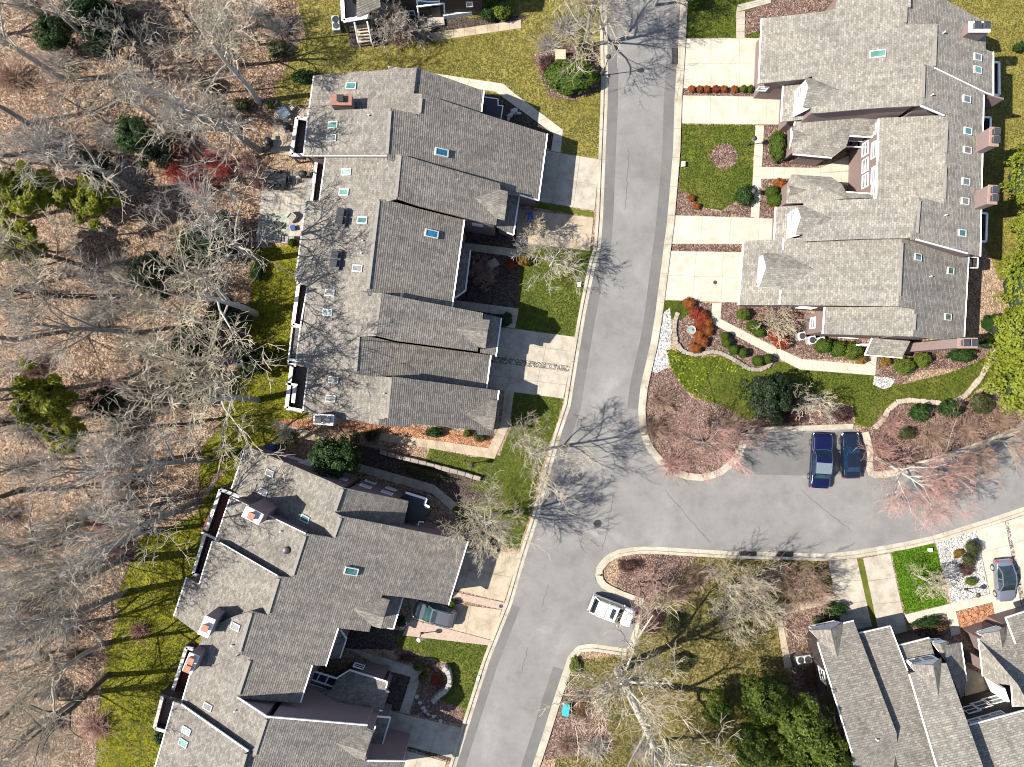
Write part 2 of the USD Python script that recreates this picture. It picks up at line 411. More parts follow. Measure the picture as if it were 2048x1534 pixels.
def paint(name, col, rough=.22):
    M[name] = usdkit.material(stage, f'/World/Looks/{name}', {
        'n': ('noise_texture', {'scale': 40.0, 'detail': 2.0}), 't': ('texture_coordinate', {}), 'r': ('rgb_ramp', {'ramp': [(.3, g3(.9, col)), (.7, g3(1.08, col))]}),
        'p': ('principled_bsdf', {'roughness': rough, 'metallic': .15, 'coat_weight': .8, 'coat_roughness': .05, 'specular_ior_level': .5})},
        [('t.object', 'n.vector'), ('n.fac', 'r.fac'), ('r.color', 'p.base_color')], surface='p.BSDF')
paint('navy_paint', (.003, .004, .035))
paint('blue_paint', (.007, .012, .026))
paint('white_car', (.78, .78, .78))
paint('charcoal_paint', (.085, .09, .105))
paint('silver_paint', (.13, .145, .19))
plain('vinyl_roof', (.12, .15, .18), .5, var=.05)

def glass(name, col, rough=.05):
    M[name] = usdkit.material(stage, f'/World/Looks/{name}', {
        'n': ('noise_texture', {'scale': 1.3, 'detail': 3.0}), 'g': ('geometry', {}), 'r': ('rgb_ramp', {'ramp': [(.35, g3(.7, col)), (.65, g3(1.25, col))]}),
        'p': ('principled_bsdf', {'roughness': rough, 'specular_ior_level': .8, 'coat_weight': .5})},
        [('g.position', 'n.vector'), ('n.fac', 'r.fac'), ('r.color', 'p.base_color')], surface='p.BSDF')
glass('car_glass', (.02, .03, .035))
glass('car_glass_blue', (.006, .018, .04))
glass('car_glass_teal', (.025, .06, .065))
glass('window_glass', (.03, .035, .05))
glass('window_pale', (.19, .205, .23), .15)
glass('skylight_teal', (.045, .13, .125))
glass('skylight_blue', (.02, .13, .22))
glass('skylight_pale', (.19, .26, .24), .12)
glass('skylight_grey', (.14, .145, .14), .12)
glass('skylight_mint', (.09, .21, .175), .12)
glass('red_lens', (.5, .01, .015), .1)
glass('head_lens', (.7, .72, .75), .08)

def leaf(name, ramp, trans=.25):
    """Leaves: each one has its own tone."""
    M[name] = usdkit.material(stage, f'/World/Looks/{name}', {
        'g': ('geometry', {}), 'r': ('rgb_ramp', {'ramp': ramp}),
        'n': ('noise_texture', {'scale': .45 if 'blade' in name or 'fallen' in name else .9, 'detail': 5.0, 'roughness': .65}),
        'rn': ('rgb_ramp', {'ramp': [(.3, (.62, .7, .62)), (.5, g3(1.0)), (.72, (1.35, 1.25, 1.2))]}), 'mc': ('mix_color', {'blend_type': 'multiply', 'fac': 1.0}),
        'd': ('principled_bsdf', {'roughness': .55, 'specular_ior_level': .3}), 't': ('translucent_bsdf', {}),
        'm': ('mix_closure', {'fac': trans})},
        [('g.random_per_island', 'r.fac'), ('g.position', 'n.vector'), ('n.fac', 'rn.fac'), ('r.color', 'mc.a'), ('rn.color', 'mc.b'), ('mc.result', 'd.base_color'), ('mc.result', 't.color'), ('d.BSDF', 'm.closure1'), ('t.BSDF', 'm.closure2')], surface='m.closure')
leaf('leaf_boxwood', [(0, (.045, .08, .004)), (.6, (.12, .165, .012)), (1, (.22, .25, .03))])
leaf('leaf_holly', [(0, (.02, .05, .008)), (.6, (.07, .13, .024)), (1, (.16, .23, .06))])
leaf('leaf_dark', [(0, (.012, .024, .007)), (.6, (.04, .066, .018)), (1, (.11, .14, .05))])
leaf('leaf_yellow', [(0, (.08, .11, .007)), (.5, (.19, .22, .02)), (1, (.34, .33, .055))])
leaf('leaf_laurel', [(0, (.15, .18, .014)), (.5, (.34, .35, .05)), (1, (.52, .5, .13))])
leaf('leaf_pine', [(0, (.15, .165, .006)), (.5, (.36, .34, .018)), (1, (.54, .47, .05))])
leaf('leaf_olive', [(0, (.05, .055, .018)), (.6, (.12, .125, .045)), (1, (.22, .21, .10))])
leaf('leaf_red', [(0, (.20, .035, .015)), (.5, (.46, .13, .05)), (1, (.66, .28, .11))])
leaf('leaf_orange', [(0, (.22, .065, .014)), (.5, (.48, .19, .045)), (1, (.62, .34, .10))])
leaf('leaf_gold', [(0, (.17, .10, .01)), (.5, (.34, .23, .03)), (1, (.5, .38, .08))])
leaf('leaf_brown', [(0, (.09, .05, .025)), (.5, (.2, .12, .065)), (1, (.34, .24, .14))])
leaf('leaf_purple', [(0, (.07, .03, .03)), (.5, (.15, .075, .07)), (1, (.25, .15, .14))])

def bark(name, c0, c1):
    M[name] = usdkit.material(stage, f'/World/Looks/{name}', {
        'g': ('geometry', {}), 'n': ('noise_texture', {'scale': 2.2, 'detail': 4.0, 'roughness': .7}), 'r': ('rgb_ramp', {'ramp': [(.3, c0), (.7, c1)]}),
        'b': ('bump', {'strength': .5, 'distance': .03}), 'p': ('principled_bsdf', {'roughness': .9, 'specular_ior_level': .2})},
        [('g.position', 'n.vector'), ('n.fac', 'r.fac'), ('r.color', 'p.base_color'), ('n.fac', 'b.height'), ('b.normal', 'p.normal')], surface='p.BSDF')
bark('bark_grey', (.14, .125, .105), (.33, .31, .27))
bark('bark_pale', (.26, .24, .205), (.48, .45, .39))
bark('bark_dark', (.05, .042, .035), (.13, .11, .09))
bark('twig_grey', (.215, .19, .16), (.40, .36, .31))
bark('twig_tan', (.25, .21, .15), (.44, .385, .29))
bark('twig_pink', (.22, .12, .10), (.40, .25, .215))
bark('twig_brown', (.18, .115, .085), (.34, .24, .18))
bark('twig_red', (.30, .05, .045), (.46, .13, .11))

leaf('leaf_fallen', [(0, (.11, .062, .038)), (.5, (.28, .19, .125)), (.85, (.40, .295, .205)), (1, (.54, .45, .34))], .15)
leaf('blade_dry', [(0, (.16, .145, .035)), (.5, (.22, .19, .05)), (.85, (.30, .25, .08)), (1, (.46, .38, .18))], .5)
leaf('blade_green', [(0, (.06, .085, .008)), (.5, (.10, .12, .014)), (.85, (.15, .155, .028)), (1, (.34, .3, .15))], .5)
leaf('blade_moss', [(0, (.09, .10, .008)), (.5, (.16, .15, .014)), (.85, (.23, .19, .035)), (1, (.42, .35, .14))], .5)
leaf('blade_bright', [(0, (.04, .09, .003)), (.6, (.08, .15, .006)), (1, (.2, .27, .05))], .5)
leaf('blade_patchy', [(0, (.10, .095, .02)), (.4, (.17, .14, .05)), (.8, (.26, .2, .095)), (1, (.44, .36, .22))], .5)
leaf('leaf_fir', [(0, (.07, .10, .009)), (.5, (.23, .26, .035)), (1, (.44, .42, .09))])
plain('crack_seal', (.055, .053, .052), .7)
# ------------------------------------------------------------ the ground
g = 420.0
single('ground', sheet([(-g, -g), (g, -g), (g, g), (-g, g)], 0.0), 'leaf_litter', 'brown leaf-strewn ground of the wood and between the gardens', 'ground', kind='structure')

def patch(name, pts, mat, z, label, cat, amp=.16, seed=1, kind='structure'):
    single(name, sheet(ragged(px_poly(pts), amp, seed=seed), z), mat, label, cat, kind=kind)

LAWNS = [
 ('lawn', 'dry_grass', [(575, -60), (600, 25), (612, 65), (585, 110), (550, 175), (548, 205), (600, 225), (640, 160), (840, 140), (920, 200), (1080, 280), (1110, 308), (1198, 318), (1203, 180), (1206, 60), (1206, -60)], 'straw-green lawn with dry tufts around the north end of the left row'),
 ('lawn', 'green_grass', [(1040, 490), (1196, 492), (1178, 570), (1150, 676), (1030, 656), (1036, 600), (1030, 520)], 'green front lawn behind the ragged street tree at the middle of the left row'),
 ('lawn', 'green_grass', [(1026, 782), (1127, 797), (1112, 850), (1085, 930), (1063, 1020), (1037, 1098), (985, 1090), (930, 1065), (900, 1010), (850, 930), (860, 895), (950, 915), (1000, 910), (1020, 860)], 'green lawn between the two left rows along the street'),
 ('lawn', 'moss_grass', [(480, 885), (445, 950), (410, 1000), (385, 1030), (330, 1060), (285, 1070), (265, 1110), (240, 1170), (232, 1240), (215, 1300), (200, 1390), (195, 1480), (190, 1600), (360, 1600), (360, 1400), (430, 1260), (480, 1000)], 'mossy yellow-green back lawn below the lower left row'),
 ('lawn', 'moss_grass', [(505, 495), (620, 495), (620, 830), (560, 862), (470, 872), (440, 840), (470, 760), (495, 690), (500, 600)], 'shaded mossy strip behind the upper left row'),
 ('lawn', 'moss_grass', [(440, 850), (500, 850), (580, 862), (600, 890), (500, 895), (430, 950), (395, 990), (400, 900)], 'mossy bank in the gap between the left rows'),
 ('lawn', 'green_grass', [(700, 1255), (815, 1262), (865, 1263), (986, 1290), (957, 1370), (931, 1456), (924, 1415), (880, 1402), (895, 1360), (900, 1328), (790, 1297), (690, 1290)], 'green front lawn around the curved garden wall'),
 ('lawn', 'green_grass', [(1363, 248), (1511, 251), (1506, 385), (1470, 402), (1440, 422), (1400, 413), (1375, 387), (1357, 376)], 'square green front lawn with the round mulch circle'),
 ('lawn', 'green_grass', [(1412, 745), (1500, 737), (1536, 712), (1600, 738), (1750, 748), (1800, 770), (1900, 745), (1990, 705), (1985, 755), (1930, 800), (1880, 806), (1800, 800), (1775, 812), (1745, 855), (1710, 850), (1705, 812), (1650, 800), (1600, 797), (1560, 800), (1480, 855), (1428, 805)], 'green lawn strip below the right row above the parked cars'),
 ('lawn', 'patchy_yard', [(1240, 1150), (1300, 1115), (1450, 1112), (1662, 1118), (1668, 1182), (1552, 1214), (1560, 1290), (1600, 1400), (1580, 1600), (1110, 1600), (1110, 1440), (1140, 1320), (1262, 1312), (1300, 1230)], 'patchy tan yard with leaning trees beside the parking bay'),
 ('lawn', 'bright_grass', [(1782, 1105), (1869, 1080), (1880, 1130), (1896, 1208), (1809, 1228), (1792, 1150)], 'small bright green lawn between the driveways at lower right'),
 ('lawn', 'dry_grass', [(1880, -60), (2200, -60), (2200, 560), (2000, 560), (1900, 330), (1900, 100)], 'straw-green back lawn behind the right row'),
 ('lawn', 'green_grass', [(1362, -60), (1700, -60), (1640, 60), (1522, 76), (1362, 76)], 'shaded lawn at the top right beside the concrete path'),
]
for i, (n, m, p, l) in enumerate(LAWNS):
    patch(n, p, m, .006 + .0005 * i, l, 'lawn', amp=.35 if m in ('moss_grass', 'patchy_yard') else .12, seed=i + 1)

BEDS = [
 ('mulch_bed', 'dark_mulch', [(905, 440), (1060, 465), (1060, 495), (1040, 500), (1036, 600), (1030, 660), (905, 640)], 'dark planting bed in the courtyard of the upper left row'),
 ('mulch_bed', 'orange_mulch', [(560, 838), (700, 840), (760, 850), (960, 868), (990, 870), (992, 898), (978, 897), (760, 866), (640, 850), (600, 865), (555, 855)], 'orange mulch bed along the end wall of the upper left row'),
 ('mulch_bed', 'dark_mulch', [(700, 885), (960, 955), (940, 975), (1000, 1000), (905, 1010), (850, 985), (800, 960), (640, 930)], 'shaded planting bed beside the retaining wall'),
 ('mulch_bed', 'dark_mulch', [(968, 185), (1010, 195), (1108, 268), (1104, 300), (1000, 260), (960, 225)], 'dark bed of rocks beside the angled front path'),
 ('mulch_bed', 'dark_mulch', [(660, 1240), (800, 1262), (788, 1300), (712, 1298), (660, 1290)], 'dark bed under the eave of the lower left row'),
 ('mulch_bed', 'dark_mulch', [(779, 1342), (822, 1353), (800, 1422), (770, 1420)], 'small dark bed enclosed by the front path of the lower left row'),
 ('mulch_bed', 'mulch', [(790, 1298), (800, 1294), (898, 1330), (905, 1350), (895, 1378), (870, 1398), (925, 1415), (930, 1455), (905, 1445), (820, 1428), (846, 1340), (786, 1306)], 'brown bed enclosed by the curved garden wall'),
 ('mulch_bed', 'mulch', [(831, 1262), (838, 1253), (850, 1252), (860, 1262), (858, 1274), (846, 1281), (834, 1276)], 'round mulch ring around the white lamp'),
 ('mulch_bed', 'mulch', [(1421, 312), (1425, 300), (1434, 290), (1448, 285), (1462, 289), (1472, 300), (1475, 312), (1471, 326), (1461, 336), (1448, 339), (1435, 336), (1425, 325)], 'round mulch circle in the square lawn'),
 ('mulch_bed', 'mulch', [(1357, 377), (1376, 388), (1401, 415), (1440, 424), (1470, 404), (1506, 386), (1502, 434), (1349, 430)], 'mulch bed along the lower edge of the square lawn'),
 ('mulch_bed', 'mulch', [(1364, 177), (1517, 176), (1530, 186), (1560, 190), (1560, 196), (1364, 191)], 'narrow bed with a row of small round shrubs between two driveways'),
 ('mulch_bed', 'mulch', [(1528, 250), (1570, 250), (1640, 338), (1524, 334)], 'bed with the clipped hedge beside the right row'),
 ('mulch_bed', 'mulch', [(1524, 358), (1600, 356), (1580, 400), (1553, 440), (1519, 436)], 'bed of orange and green shrubs at the court entrance'),
 ('mulch_bed', 'mulch', [(1690, 326), (1720, 330), (1722, 385), (1690, 370)], 'small planted corner of the court in the right row'),
 ('mulch_bed', 'mulch', [(1341, 488), (1482, 489), (1482, 504), (1339, 502)], 'narrow bed between the two lower driveways of the right row'),
 ('mulch_bed', 'mulch', [(1443, 605), (1480, 605), (1700, 640), (1740, 715), (1720, 722), (1603, 716), (1536, 685), (1442, 637)], 'wide mulch bed with round shrubs under the end wall of the right row'),
 ('mulch_bed', 'mulch', [(1385, 605), (1424, 606), (1422, 646), (1536, 707), (1560, 718), (1545, 735), (1490, 735), (1450, 712), (1400, 708), (1360, 697), (1348, 670), (1352, 640), (1380, 620)], 'kidney-shaped bed edged with stones around the birdbath'),
 ('mulch_bed', 'mulch', [(1752, 715), (1960, 690), (2000, 700), (1930, 735), (1840, 740), (1800, 770), (1752, 760)], 'mulch bed below the end chimney of the right row'),
 ('mulch_bed', 'mulch', [(1300, 745), (1345, 735), (1380, 795), (1440, 810), (1500, 845), (1500, 866), (1490, 900), (1440, 950), (1385, 955), (1330, 935), (1296, 885), (1284, 840), (1290, 775)], 'twig-strewn bed under the pink street tree at the corner'),
 ('mulch_bed', 'mulch', [(1500, 862), (1500, 845), (1590, 798), (1700, 812), (1706, 850)], 'bed of dry stems above the parked cars'),
 ('mulch_bed', 'mulch', [(1725, 860), (1745, 850), (1775, 815), (1800, 802), (1880, 808), (1935, 802), (2000, 760), (2048, 860), (1980, 886), (1870, 924), (1810, 942), (1770, 950), (1736, 950), (1732, 920)], 'shrub bed on the island right of the parked cars'),
 ('mulch_bed', 'mulch', [(1246, 1108), (1300, 1108), (1395, 1112), (1340, 1180), (1290, 1210), (1250, 1190), (1232, 1170)], 'brown bed at the nose of the traffic island'),
 ('mulch_bed', 'mulch', [(1124, 1370), (1200, 1380), (1230, 1500), (1090, 1520), (1100, 1430)], 'leafy bed beside the kerb with the turquoise box'),
 ('mulch_bed', 'orange_mulch', [(1898, 1228), (1986, 1203), (2000, 1240), (1975, 1262), (1915, 1275)], 'orange mulch bed with round stumps at lower right'),
 ('mulch_bed', 'mulch', [(1812, 1246), (1892, 1226), (1900, 1268), (1830, 1285)], 'bed with a green and brown hedge at lower right'),
 ('mulch_bed', 'mulch', [(1570, 1230), (1676, 1203), (1684, 1250), (1600, 1290), (1640, 1460), (1585, 1420), (1582, 1335)], 'leaf-strewn bed beside the dark end wall of the lower right row'),
 ('mulch_bed', 'mulch', [(1912, 1100), (1940, 1075), (1960, 1100), (1955, 1130), (1950, 1165), (1925, 1172), (1910, 1160), (1910, 1130)], 'small bean-shaped bed in the white gravel'),
 ('mulch_bed', 'mulch', [(1065, 110), (1120, 85), (1200, 90), (1200, 180), (1150, 200), (1100, 195), (1078, 150)], 'bed around the round bush by the street'),
 ('mulch_bed', 'dark_mulch', [(690, 40), (960, 35), (1060, 30), (1040, 46), (860, 66), (760, 92), (700, 95)], 'dark bed along the north house wall'),
 ('mulch_bed', 'mulch', [(1540, 0), (1700, -30), (1620, 45), (1522, 62), (1490, 70), (1492, 25)], 'bed beside the path at the top right'),
 ('gravel_bed', 'white_gravel', [(1322, 625), (1339, 612), (1344, 660), (1337, 735), (1312, 746), (1302, 742), (1312, 690)], 'white river stones along the kerb below the driveways'),
 ('gravel_bed', 'white_gravel', [(1870, 1077), (1952, 1058), (1978, 1186), (1902, 1208)], 'white gravel yard with the bean-shaped bed'),
 ('gravel_bed', 'dark_gravel', [(985, 712), (1141, 732), (1138, 743), (982, 724)], 'strip of dark pebbles between two driveways of the left row'),
 ('gravel_bed', 'white_gravel', [(1748, 752), (1792, 757), (1782, 774), (1766, 778), (1746, 768)], 'patch of river stones at the end of the front path'),
 ('ground_cover', 'ground_cover', [(1328, 602), (1386, 603), (1388, 616), (1358, 640), (1342, 636), (1340, 612), (1325, 625)], 'yellow-green ground cover below the lowest right driveway'),
 ('ground_cover', 'ground_cover', [(1332, 700), (1350, 700), (1400, 714), (1440, 712), (1490, 738), (1500, 744), (1440, 745), (1412, 746), (1428, 805), (1400, 800), (1370, 780), (1345, 745)], 'yellow-green ground cover below the stone edging'),
]
for i, (n, m, p, l) in enumerate(BEDS):
    patch(n, p, m, .016 + .0006 * i, l, 'planting bed' if 'gravel' not in n else 'gravel', amp=.08, seed=40 + i)

# ------------------------------------------------------------ the streets
LE = [(1209, -90), (1212, 0), (1216, 150), (1215, 207), (1206, 434), (1201, 500), (1191, 529), (1171, 629), (1157, 712), (1141, 812), (1121, 872), (1091, 979), (1079, 1029), (1052, 1112), (1024, 1209), (979, 1322), (926, 1489), (912, 1534), (885, 1620)]
RN = [(1362, -90), (1361, 0), (1357, 77), (1349, 200), (1346, 300), (1334, 444), (1325, 512), (1311, 625), (1301, 686), (1281, 772), (1276, 819), (1279, 862), (1291, 896), (1311, 922), (1338, 946), (1370, 959), (1405, 962), (1440, 953), (1470, 930), (1490, 900), (1497, 868)]
LOT = [(1497, 866), (1600, 862), (1706, 858)]
IS = [(1722, 866), (1732, 900), (1730, 930), (1734, 950), (1752, 957), (1775, 955), (1810, 946), (1870, 928), (1980, 890), (2048, 860), (2120, 825), (2200, 780)]
SS = [(2200, 960), (2120, 990), (2048, 1013), (1983, 1035), (1870, 1070), (1813, 1083), (1703, 1102), (1646, 1107), (1536, 1104), (1458, 1102), (1358, 1096), (1314, 1093), (1271, 1093), (1231, 1100), (1206, 1115), (1190, 1138), (1191, 1160), (1205, 1178), (1240, 1195), (1284, 1210)]
BAY = [(1284, 1210), (1254, 1297)]
S3 = [(1254, 1297), (1184, 1287), (1157, 1290), (1137, 1310), (1127, 1339), (1107, 1399), (1085, 1470), (1064, 1534), (1036, 1620)]
roadpoly = LE[::-1] + RN + LOT[1:] + IS + SS + BAY[1:] + S3[1:]
road = Thing('road', 'grey asphalt street with its side street and parking bays', 'road', kind='structure')
road.add('carriageway', sheet(px_poly(roadpoly), .045), 'asphalt')
def offset_line(pts, d):
    """The polyline moved d metres to the left of its course."""
    p = px_poly(pts) if len(pts[0]) == 2 and max(abs(x) for q in pts for x in q) > 60 else np.array(pts)
    t = np.gradient(p, axis=0); t /= np.linalg.norm(t, axis=1, keepdims=True)
    return p + d * np.c_[-t[:, 1], t[:, 0]]
def strip(pts, d0, d1):
    return np.vstack([offset_line(pts, d0), offset_line(pts, d1)[::-1]])
road.add('edge_band', sheet(strip(LE[1:13], .03, 1.05), .049), 'dark_asphalt', label='darker band of asphalt along the left kerb')
road.add('edge_band', sheet(strip(RN[1:11], -.03, -1.1), .049), 'dark_asphalt', label='darker band of asphalt along the right kerb')
road.add('edge_band', sheet(strip(S3[4:], -.03, -1.1), .049), 'dark_asphalt', label='darker band of asphalt along the lower right kerb')
road.add('edge_band', sheet(strip(LE[14:], .03, .9), .049), 'dark_asphalt', label='darker band of asphalt along the lower left kerb')
road.add('parking_bay', sheet(px_poly([(1499, 870), (1600, 866), (1704, 862), (1722, 868), (1731, 900), (1730, 944), (1640, 952), (1480, 948), (1470, 940), (1492, 902)]), .052), 'dark_asphalt', label='asphalt patch of the parking bay with two cars, darkened for tree shade')  # darker patch; tree shade over the bay is in its colour too
rc = random.Random(8)
for a, b in (((1157, 900), (1272, 906)), ((1097, 1170), (1083, 1217)), ((1056, 1295), (1044, 1342)), ((1229, 985), (1204, 1100)), ((1330, 980), (1420, 1085)), ((1258, 300), (1250, 420)), ((1600, 980), (1700, 1060))):
    n = 14; pa = [P(*(np.array(a) + (np.array(b) - a) * k / n), .051)[:2] + np.array([rc.uniform(-.09, .09), rc.uniform(-.09, .09)]) for k in range(n + 1)]
    pa = np.array(pa); tt = np.gradient(pa, axis=0); tt /= np.linalg.norm(tt, axis=1, keepdims=True); nn = np.c_[-tt[:, 1], tt[:, 0]] * .018
    road.add('crack', sheet(np.vstack([pa + nn, (pa - nn)[::-1]]), .053), 'crack_seal')

def curb(name, pts, side, label, back=.3, pan=.42):
    """Concrete kerb with its gutter pan, cast in 3 m lengths; side +1 when the land is on the left."""
    t = Thing(name, label, 'kerb', kind='structure')
    ls = LineString(px_poly(pts))
    n = max(1, round(ls.length / 3.0))
    for k in range(n):
        q = [ls.interpolate((k + (u * .992 + .004)) / n, normalized=True) for u in np.linspace(0, 1, 5)]
        c = np.array([(p.x, p.y) for p in q])
        if np.linalg.norm(c[0]) > 95: continue
        tt = np.gradient(c, axis=0); tt /= np.linalg.norm(tt, axis=1, keepdims=True)
        nn = np.c_[-tt[:, 1], tt[:, 0]] * side
        m = [slab(np.vstack([c, (c + nn * pan)[::-1]]), 0, .06), slab(np.vstack([c + nn * pan, (c + nn * (pan + back))[::-1]]), 0, .17)]
        t.add('curb_segment', join(m), 'curb_concrete')
curb('curb', LE, -1, 'long concrete kerb along the left side of the street')
curb('curb', RN, 1, 'concrete kerb along the right row, curving round the pink tree')
curb('curb', LOT, 1, 'straight concrete kerb at the head of the parked cars', back=.3, pan=.25)
curb('curb', IS, 1, 'concrete kerb round the island right of the parked cars')
curb('curb', SS, 1, 'concrete kerb along the lower side of the side street round the island nose')
curb('curb', BAY, 1, 'short concrete kerb in front of the white SUV')
curb('curb', S3, 1, 'concrete kerb from the parking bay down the lower street')

# ------------------------------------------------------------ driveways and paths of separate slabs
def slabs(t, quad, nu, nv, mat, top=.065, gap=.02, part='slab', mats=None, seed=0):
    q = [XY(*p) for p in quad]
    rr = random.Random(seed * 7 + len(quad))
    for i in range(nu):
        for j in range(nv):
            def at(u, v):
                return (q[0] * (1 - u) + q[1] * u) * (1 - v) + (q[3] * (1 - u) + q[2] * u) * v
            L = np.linalg.norm(q[1] - q[0]) / nu; H = np.linalg.norm(q[3] - q[0]) / nv
            eu, ev = gap / 2 / L / nu, gap / 2 / H / nv
            u0, u1, v0, v1 = i / nu + eu, (i + 1) / nu - eu, j / nv + ev, (j + 1) / nv - ev
            m = mat if not mats else rr.choice(mats)
            t.add(part, slab([at(u0, v0), at(u1, v0), at(u1, v1), at(u0, v1)], 0, top + rr.uniform(-.003, .003)), m)
D = [
 ('driveway', 'concrete driveway, topmost of the upper left row', 'concrete', [([(1082, 300), (1199, 319), (1189, 422), (1062, 400)], 3, 2)]),
 ('driveway', 'concrete driveway with the bare white shrub at its edge', 'concrete_tan', [([(1035, 418), (1187, 436), (1180, 502), (1032, 484)], 3, 2)]),
 ('driveway', 'concrete driveway above the pebble strip', 'concrete', [([(985, 652), (1152, 674), (1141, 732), (975, 711)], 3, 2)]),
 ('driveway', 'concrete driveway below the pebble strip', 'concrete', [([(965, 722), (1138, 743), (1127, 797), (955, 775)], 3, 2)]),
 ('driveway', 'concrete driveway under the bare twiggy tree at the lower left row', 'concrete_tan', [([(905, 1095), (1040, 1105), (1009, 1203), (880, 1172)], 3, 2)]),
 ('driveway', 'tan concrete driveway with the dark SUV', 'concrete_tan', [([(820, 1195), (1003, 1219), (985, 1280), (825, 1237)], 3, 1)]),
 ('driveway', 'concrete driveway below the stepping stones', 'concrete', [([(776, 1421), (931, 1457), (910, 1517), (760, 1477)], 3, 1)]),
 ('driveway', 'concrete driveway at the lower edge of the left row', 'concrete', [([(780, 1492), (893, 1523), (870, 1600), (770, 1570)], 2, 2)]),
 ('driveway', 'pale concrete driveway at the top of the right row', 'concrete_pale', [([(1365, 77), (1535, 77), (1535, 176), (1365, 177)], 3, 2)]),
 ('driveway', 'pale concrete driveway above the square lawn', 'concrete_pale', [([(1364, 191), (1590, 195), (1590, 250), (1364, 247)], 4, 1)]),
 ('driveway', 'pale concrete driveway below the square lawn', 'concrete_pale', [([(1349, 431), (1575, 438), (1575, 488), (1341, 488)], 4, 1)]),
 ('driveway', 'pale concrete driveway above the birdbath bed', 'concrete_pale', [([(1339, 502), (1500, 505), (1500, 606), (1326, 600)], 3, 2)]),
 ('driveway', 'shaded driveway at lower right beside the patchy yard', 'concrete', [([(1656, 1122), (1713, 1116), (1752, 1290), (1690, 1290)], 1, 4)]),
 ('driveway', 'driveway at lower right beside the small bright lawn', 'concrete', [([(1726, 1116), (1780, 1106), (1822, 1300), (1764, 1300)], 1, 4)]),
 ('driveway', 'pale driveway under the grey sedan', 'concrete_pale', [([(1953, 1060), (2009, 1043), (2045, 1230), (1992, 1240)], 1, 4)]),
 ('driveway', 'pale driveway at the right edge of the picture', 'concrete_pale', [([(2016, 1041), (2090, 1016), (2130, 1190), (2054, 1225)], 1, 4)]),
 ('path', 'angled concrete path round the north end of the left row', 'concrete_pale', [([(776, 132), (876, 148), (872, 166), (776, 146)], 5, 1), ([(876, 148), (1007, 168), (992, 184), (872, 166)], 6, 1), ([(1007, 168), (1030, 188), (1010, 198), (992, 184)], 1, 1), ([(1030, 188), (1126, 260), (1107, 268), (1010, 198)], 6, 1), ([(1107, 268), (1126, 260), (1121, 306), (1102, 302)], 1, 2)]),
 ('path', 'concrete path to the north house', 'concrete_tan', [([(861, 66), (1042, 40), (1042, 57), (862, 83)], 8, 1)]),
 ('path', 'grey path from the courtyard to a driveway of the upper left row', 'concrete', [([(880, 596), (1037, 617), (1035, 634), (880, 612)], 8, 1), ([(1017, 632), (1035, 634), (1030, 657), (1012, 655)], 1, 2)]),
 ('path', 'shaded path beside the second driveway of the left row', 'concrete', [([(925, 485), (1050, 500), (1048, 516), (925, 500)], 5, 1)]),
 ('path', 'path down the front of the upper left row and round its end', 'concrete_tan', [([(1009, 781), (1028, 784), (1019, 850), (1001, 850)], 1, 4), ([(1001, 850), (1019, 850), (989, 918), (977, 896)], 1, 3), ([(761, 865), (977, 896), (989, 918), (758, 880)], 12, 1)]),
 ('path', 'shaded path along the end wall of the lower left row', 'concrete', [([(640, 905), (729, 930), (726, 946), (636, 922)], 4, 1), ([(729, 930), (868, 969), (864, 987), (726, 946)], 7, 1), ([(868, 969), (915, 1008), (902, 1020), (864, 987)], 3, 1)]),
 ('path', 'front path of the lower left row round the small dark bed', 'concrete', [([(694, 1296), (712, 1299), (790, 1322), (779, 1342)], 4, 1), ([(790, 1322), (846, 1339), (822, 1353), (779, 1342)], 3, 1), ([(822, 1353), (846, 1340), (817, 1428), (799, 1423)], 1, 5)]),
 ('path', 'concrete path between the square lawn and the right row', 'concrete_pale', [([(1511, 251), (1528, 251), (1518, 437), (1501, 434)], 1, 9)]),
 ('path', 'concrete path into the court of the right row', 'concrete_pale', [([(1523, 334), (1640, 336), (1640, 357), (1522, 358)], 5, 1), ([(1640, 336), (1724, 300), (1724, 380), (1640, 357)], 2, 2)]),
 ('path', 'pale path curving below the right row', 'concrete_pale', [([(1424, 606), (1443, 606), (1441, 638), (1422, 646)], 1, 2), ([(1441, 638), (1536, 687), (1536, 706), (1422, 646)], 6, 1), ([(1536, 687), (1603, 718), (1600, 739), (1536, 706)], 4, 1), ([(1603, 718), (1729, 729), (1750, 751), (1600, 739)], 6, 1), ([(1729, 712), (1753, 713), (1750, 751), (1729, 729)], 1, 2)]),
 ('path', 'concrete path across the top of the patchy yard', 'concrete_tan', [([(1549, 1215), (1671, 1186), (1676, 1202), (1558, 1232)], 7, 1), ([(1549, 1215), (1562, 1231), (1584, 1333), (1569, 1336)], 1, 6)]),
 ('path', 'concrete path below the small bright lawn', 'concrete_pale', [([(1809, 1229), (1990, 1185), (1996, 1201), (1816, 1246)], 10, 1), ([(1893, 1226), (1911, 1222), (1921, 1266), (1902, 1272)], 1, 3)]),
 ('path', 'grey path at the top right', 'concrete', [([(1472, 25), (1490, 22), (1489, 77), (1472, 77)], 1, 4), ([(1472, 25), (1475, 10), (1540, -6), (1542, 6)], 3, 1)]),
 ('path', 'timber-edged path in the gap between the left rows', 'concrete_tan', [([(560, 846), (654, 870), (652, 880), (558, 858)], 5, 1)]),
]
for k, (n, l, m, qs) in enumerate(D):
    t = Thing(n, l, n, kind='structure')
    for q, nu, nv in qs:
        slabs(t, q, nu, nv, m, seed=k)
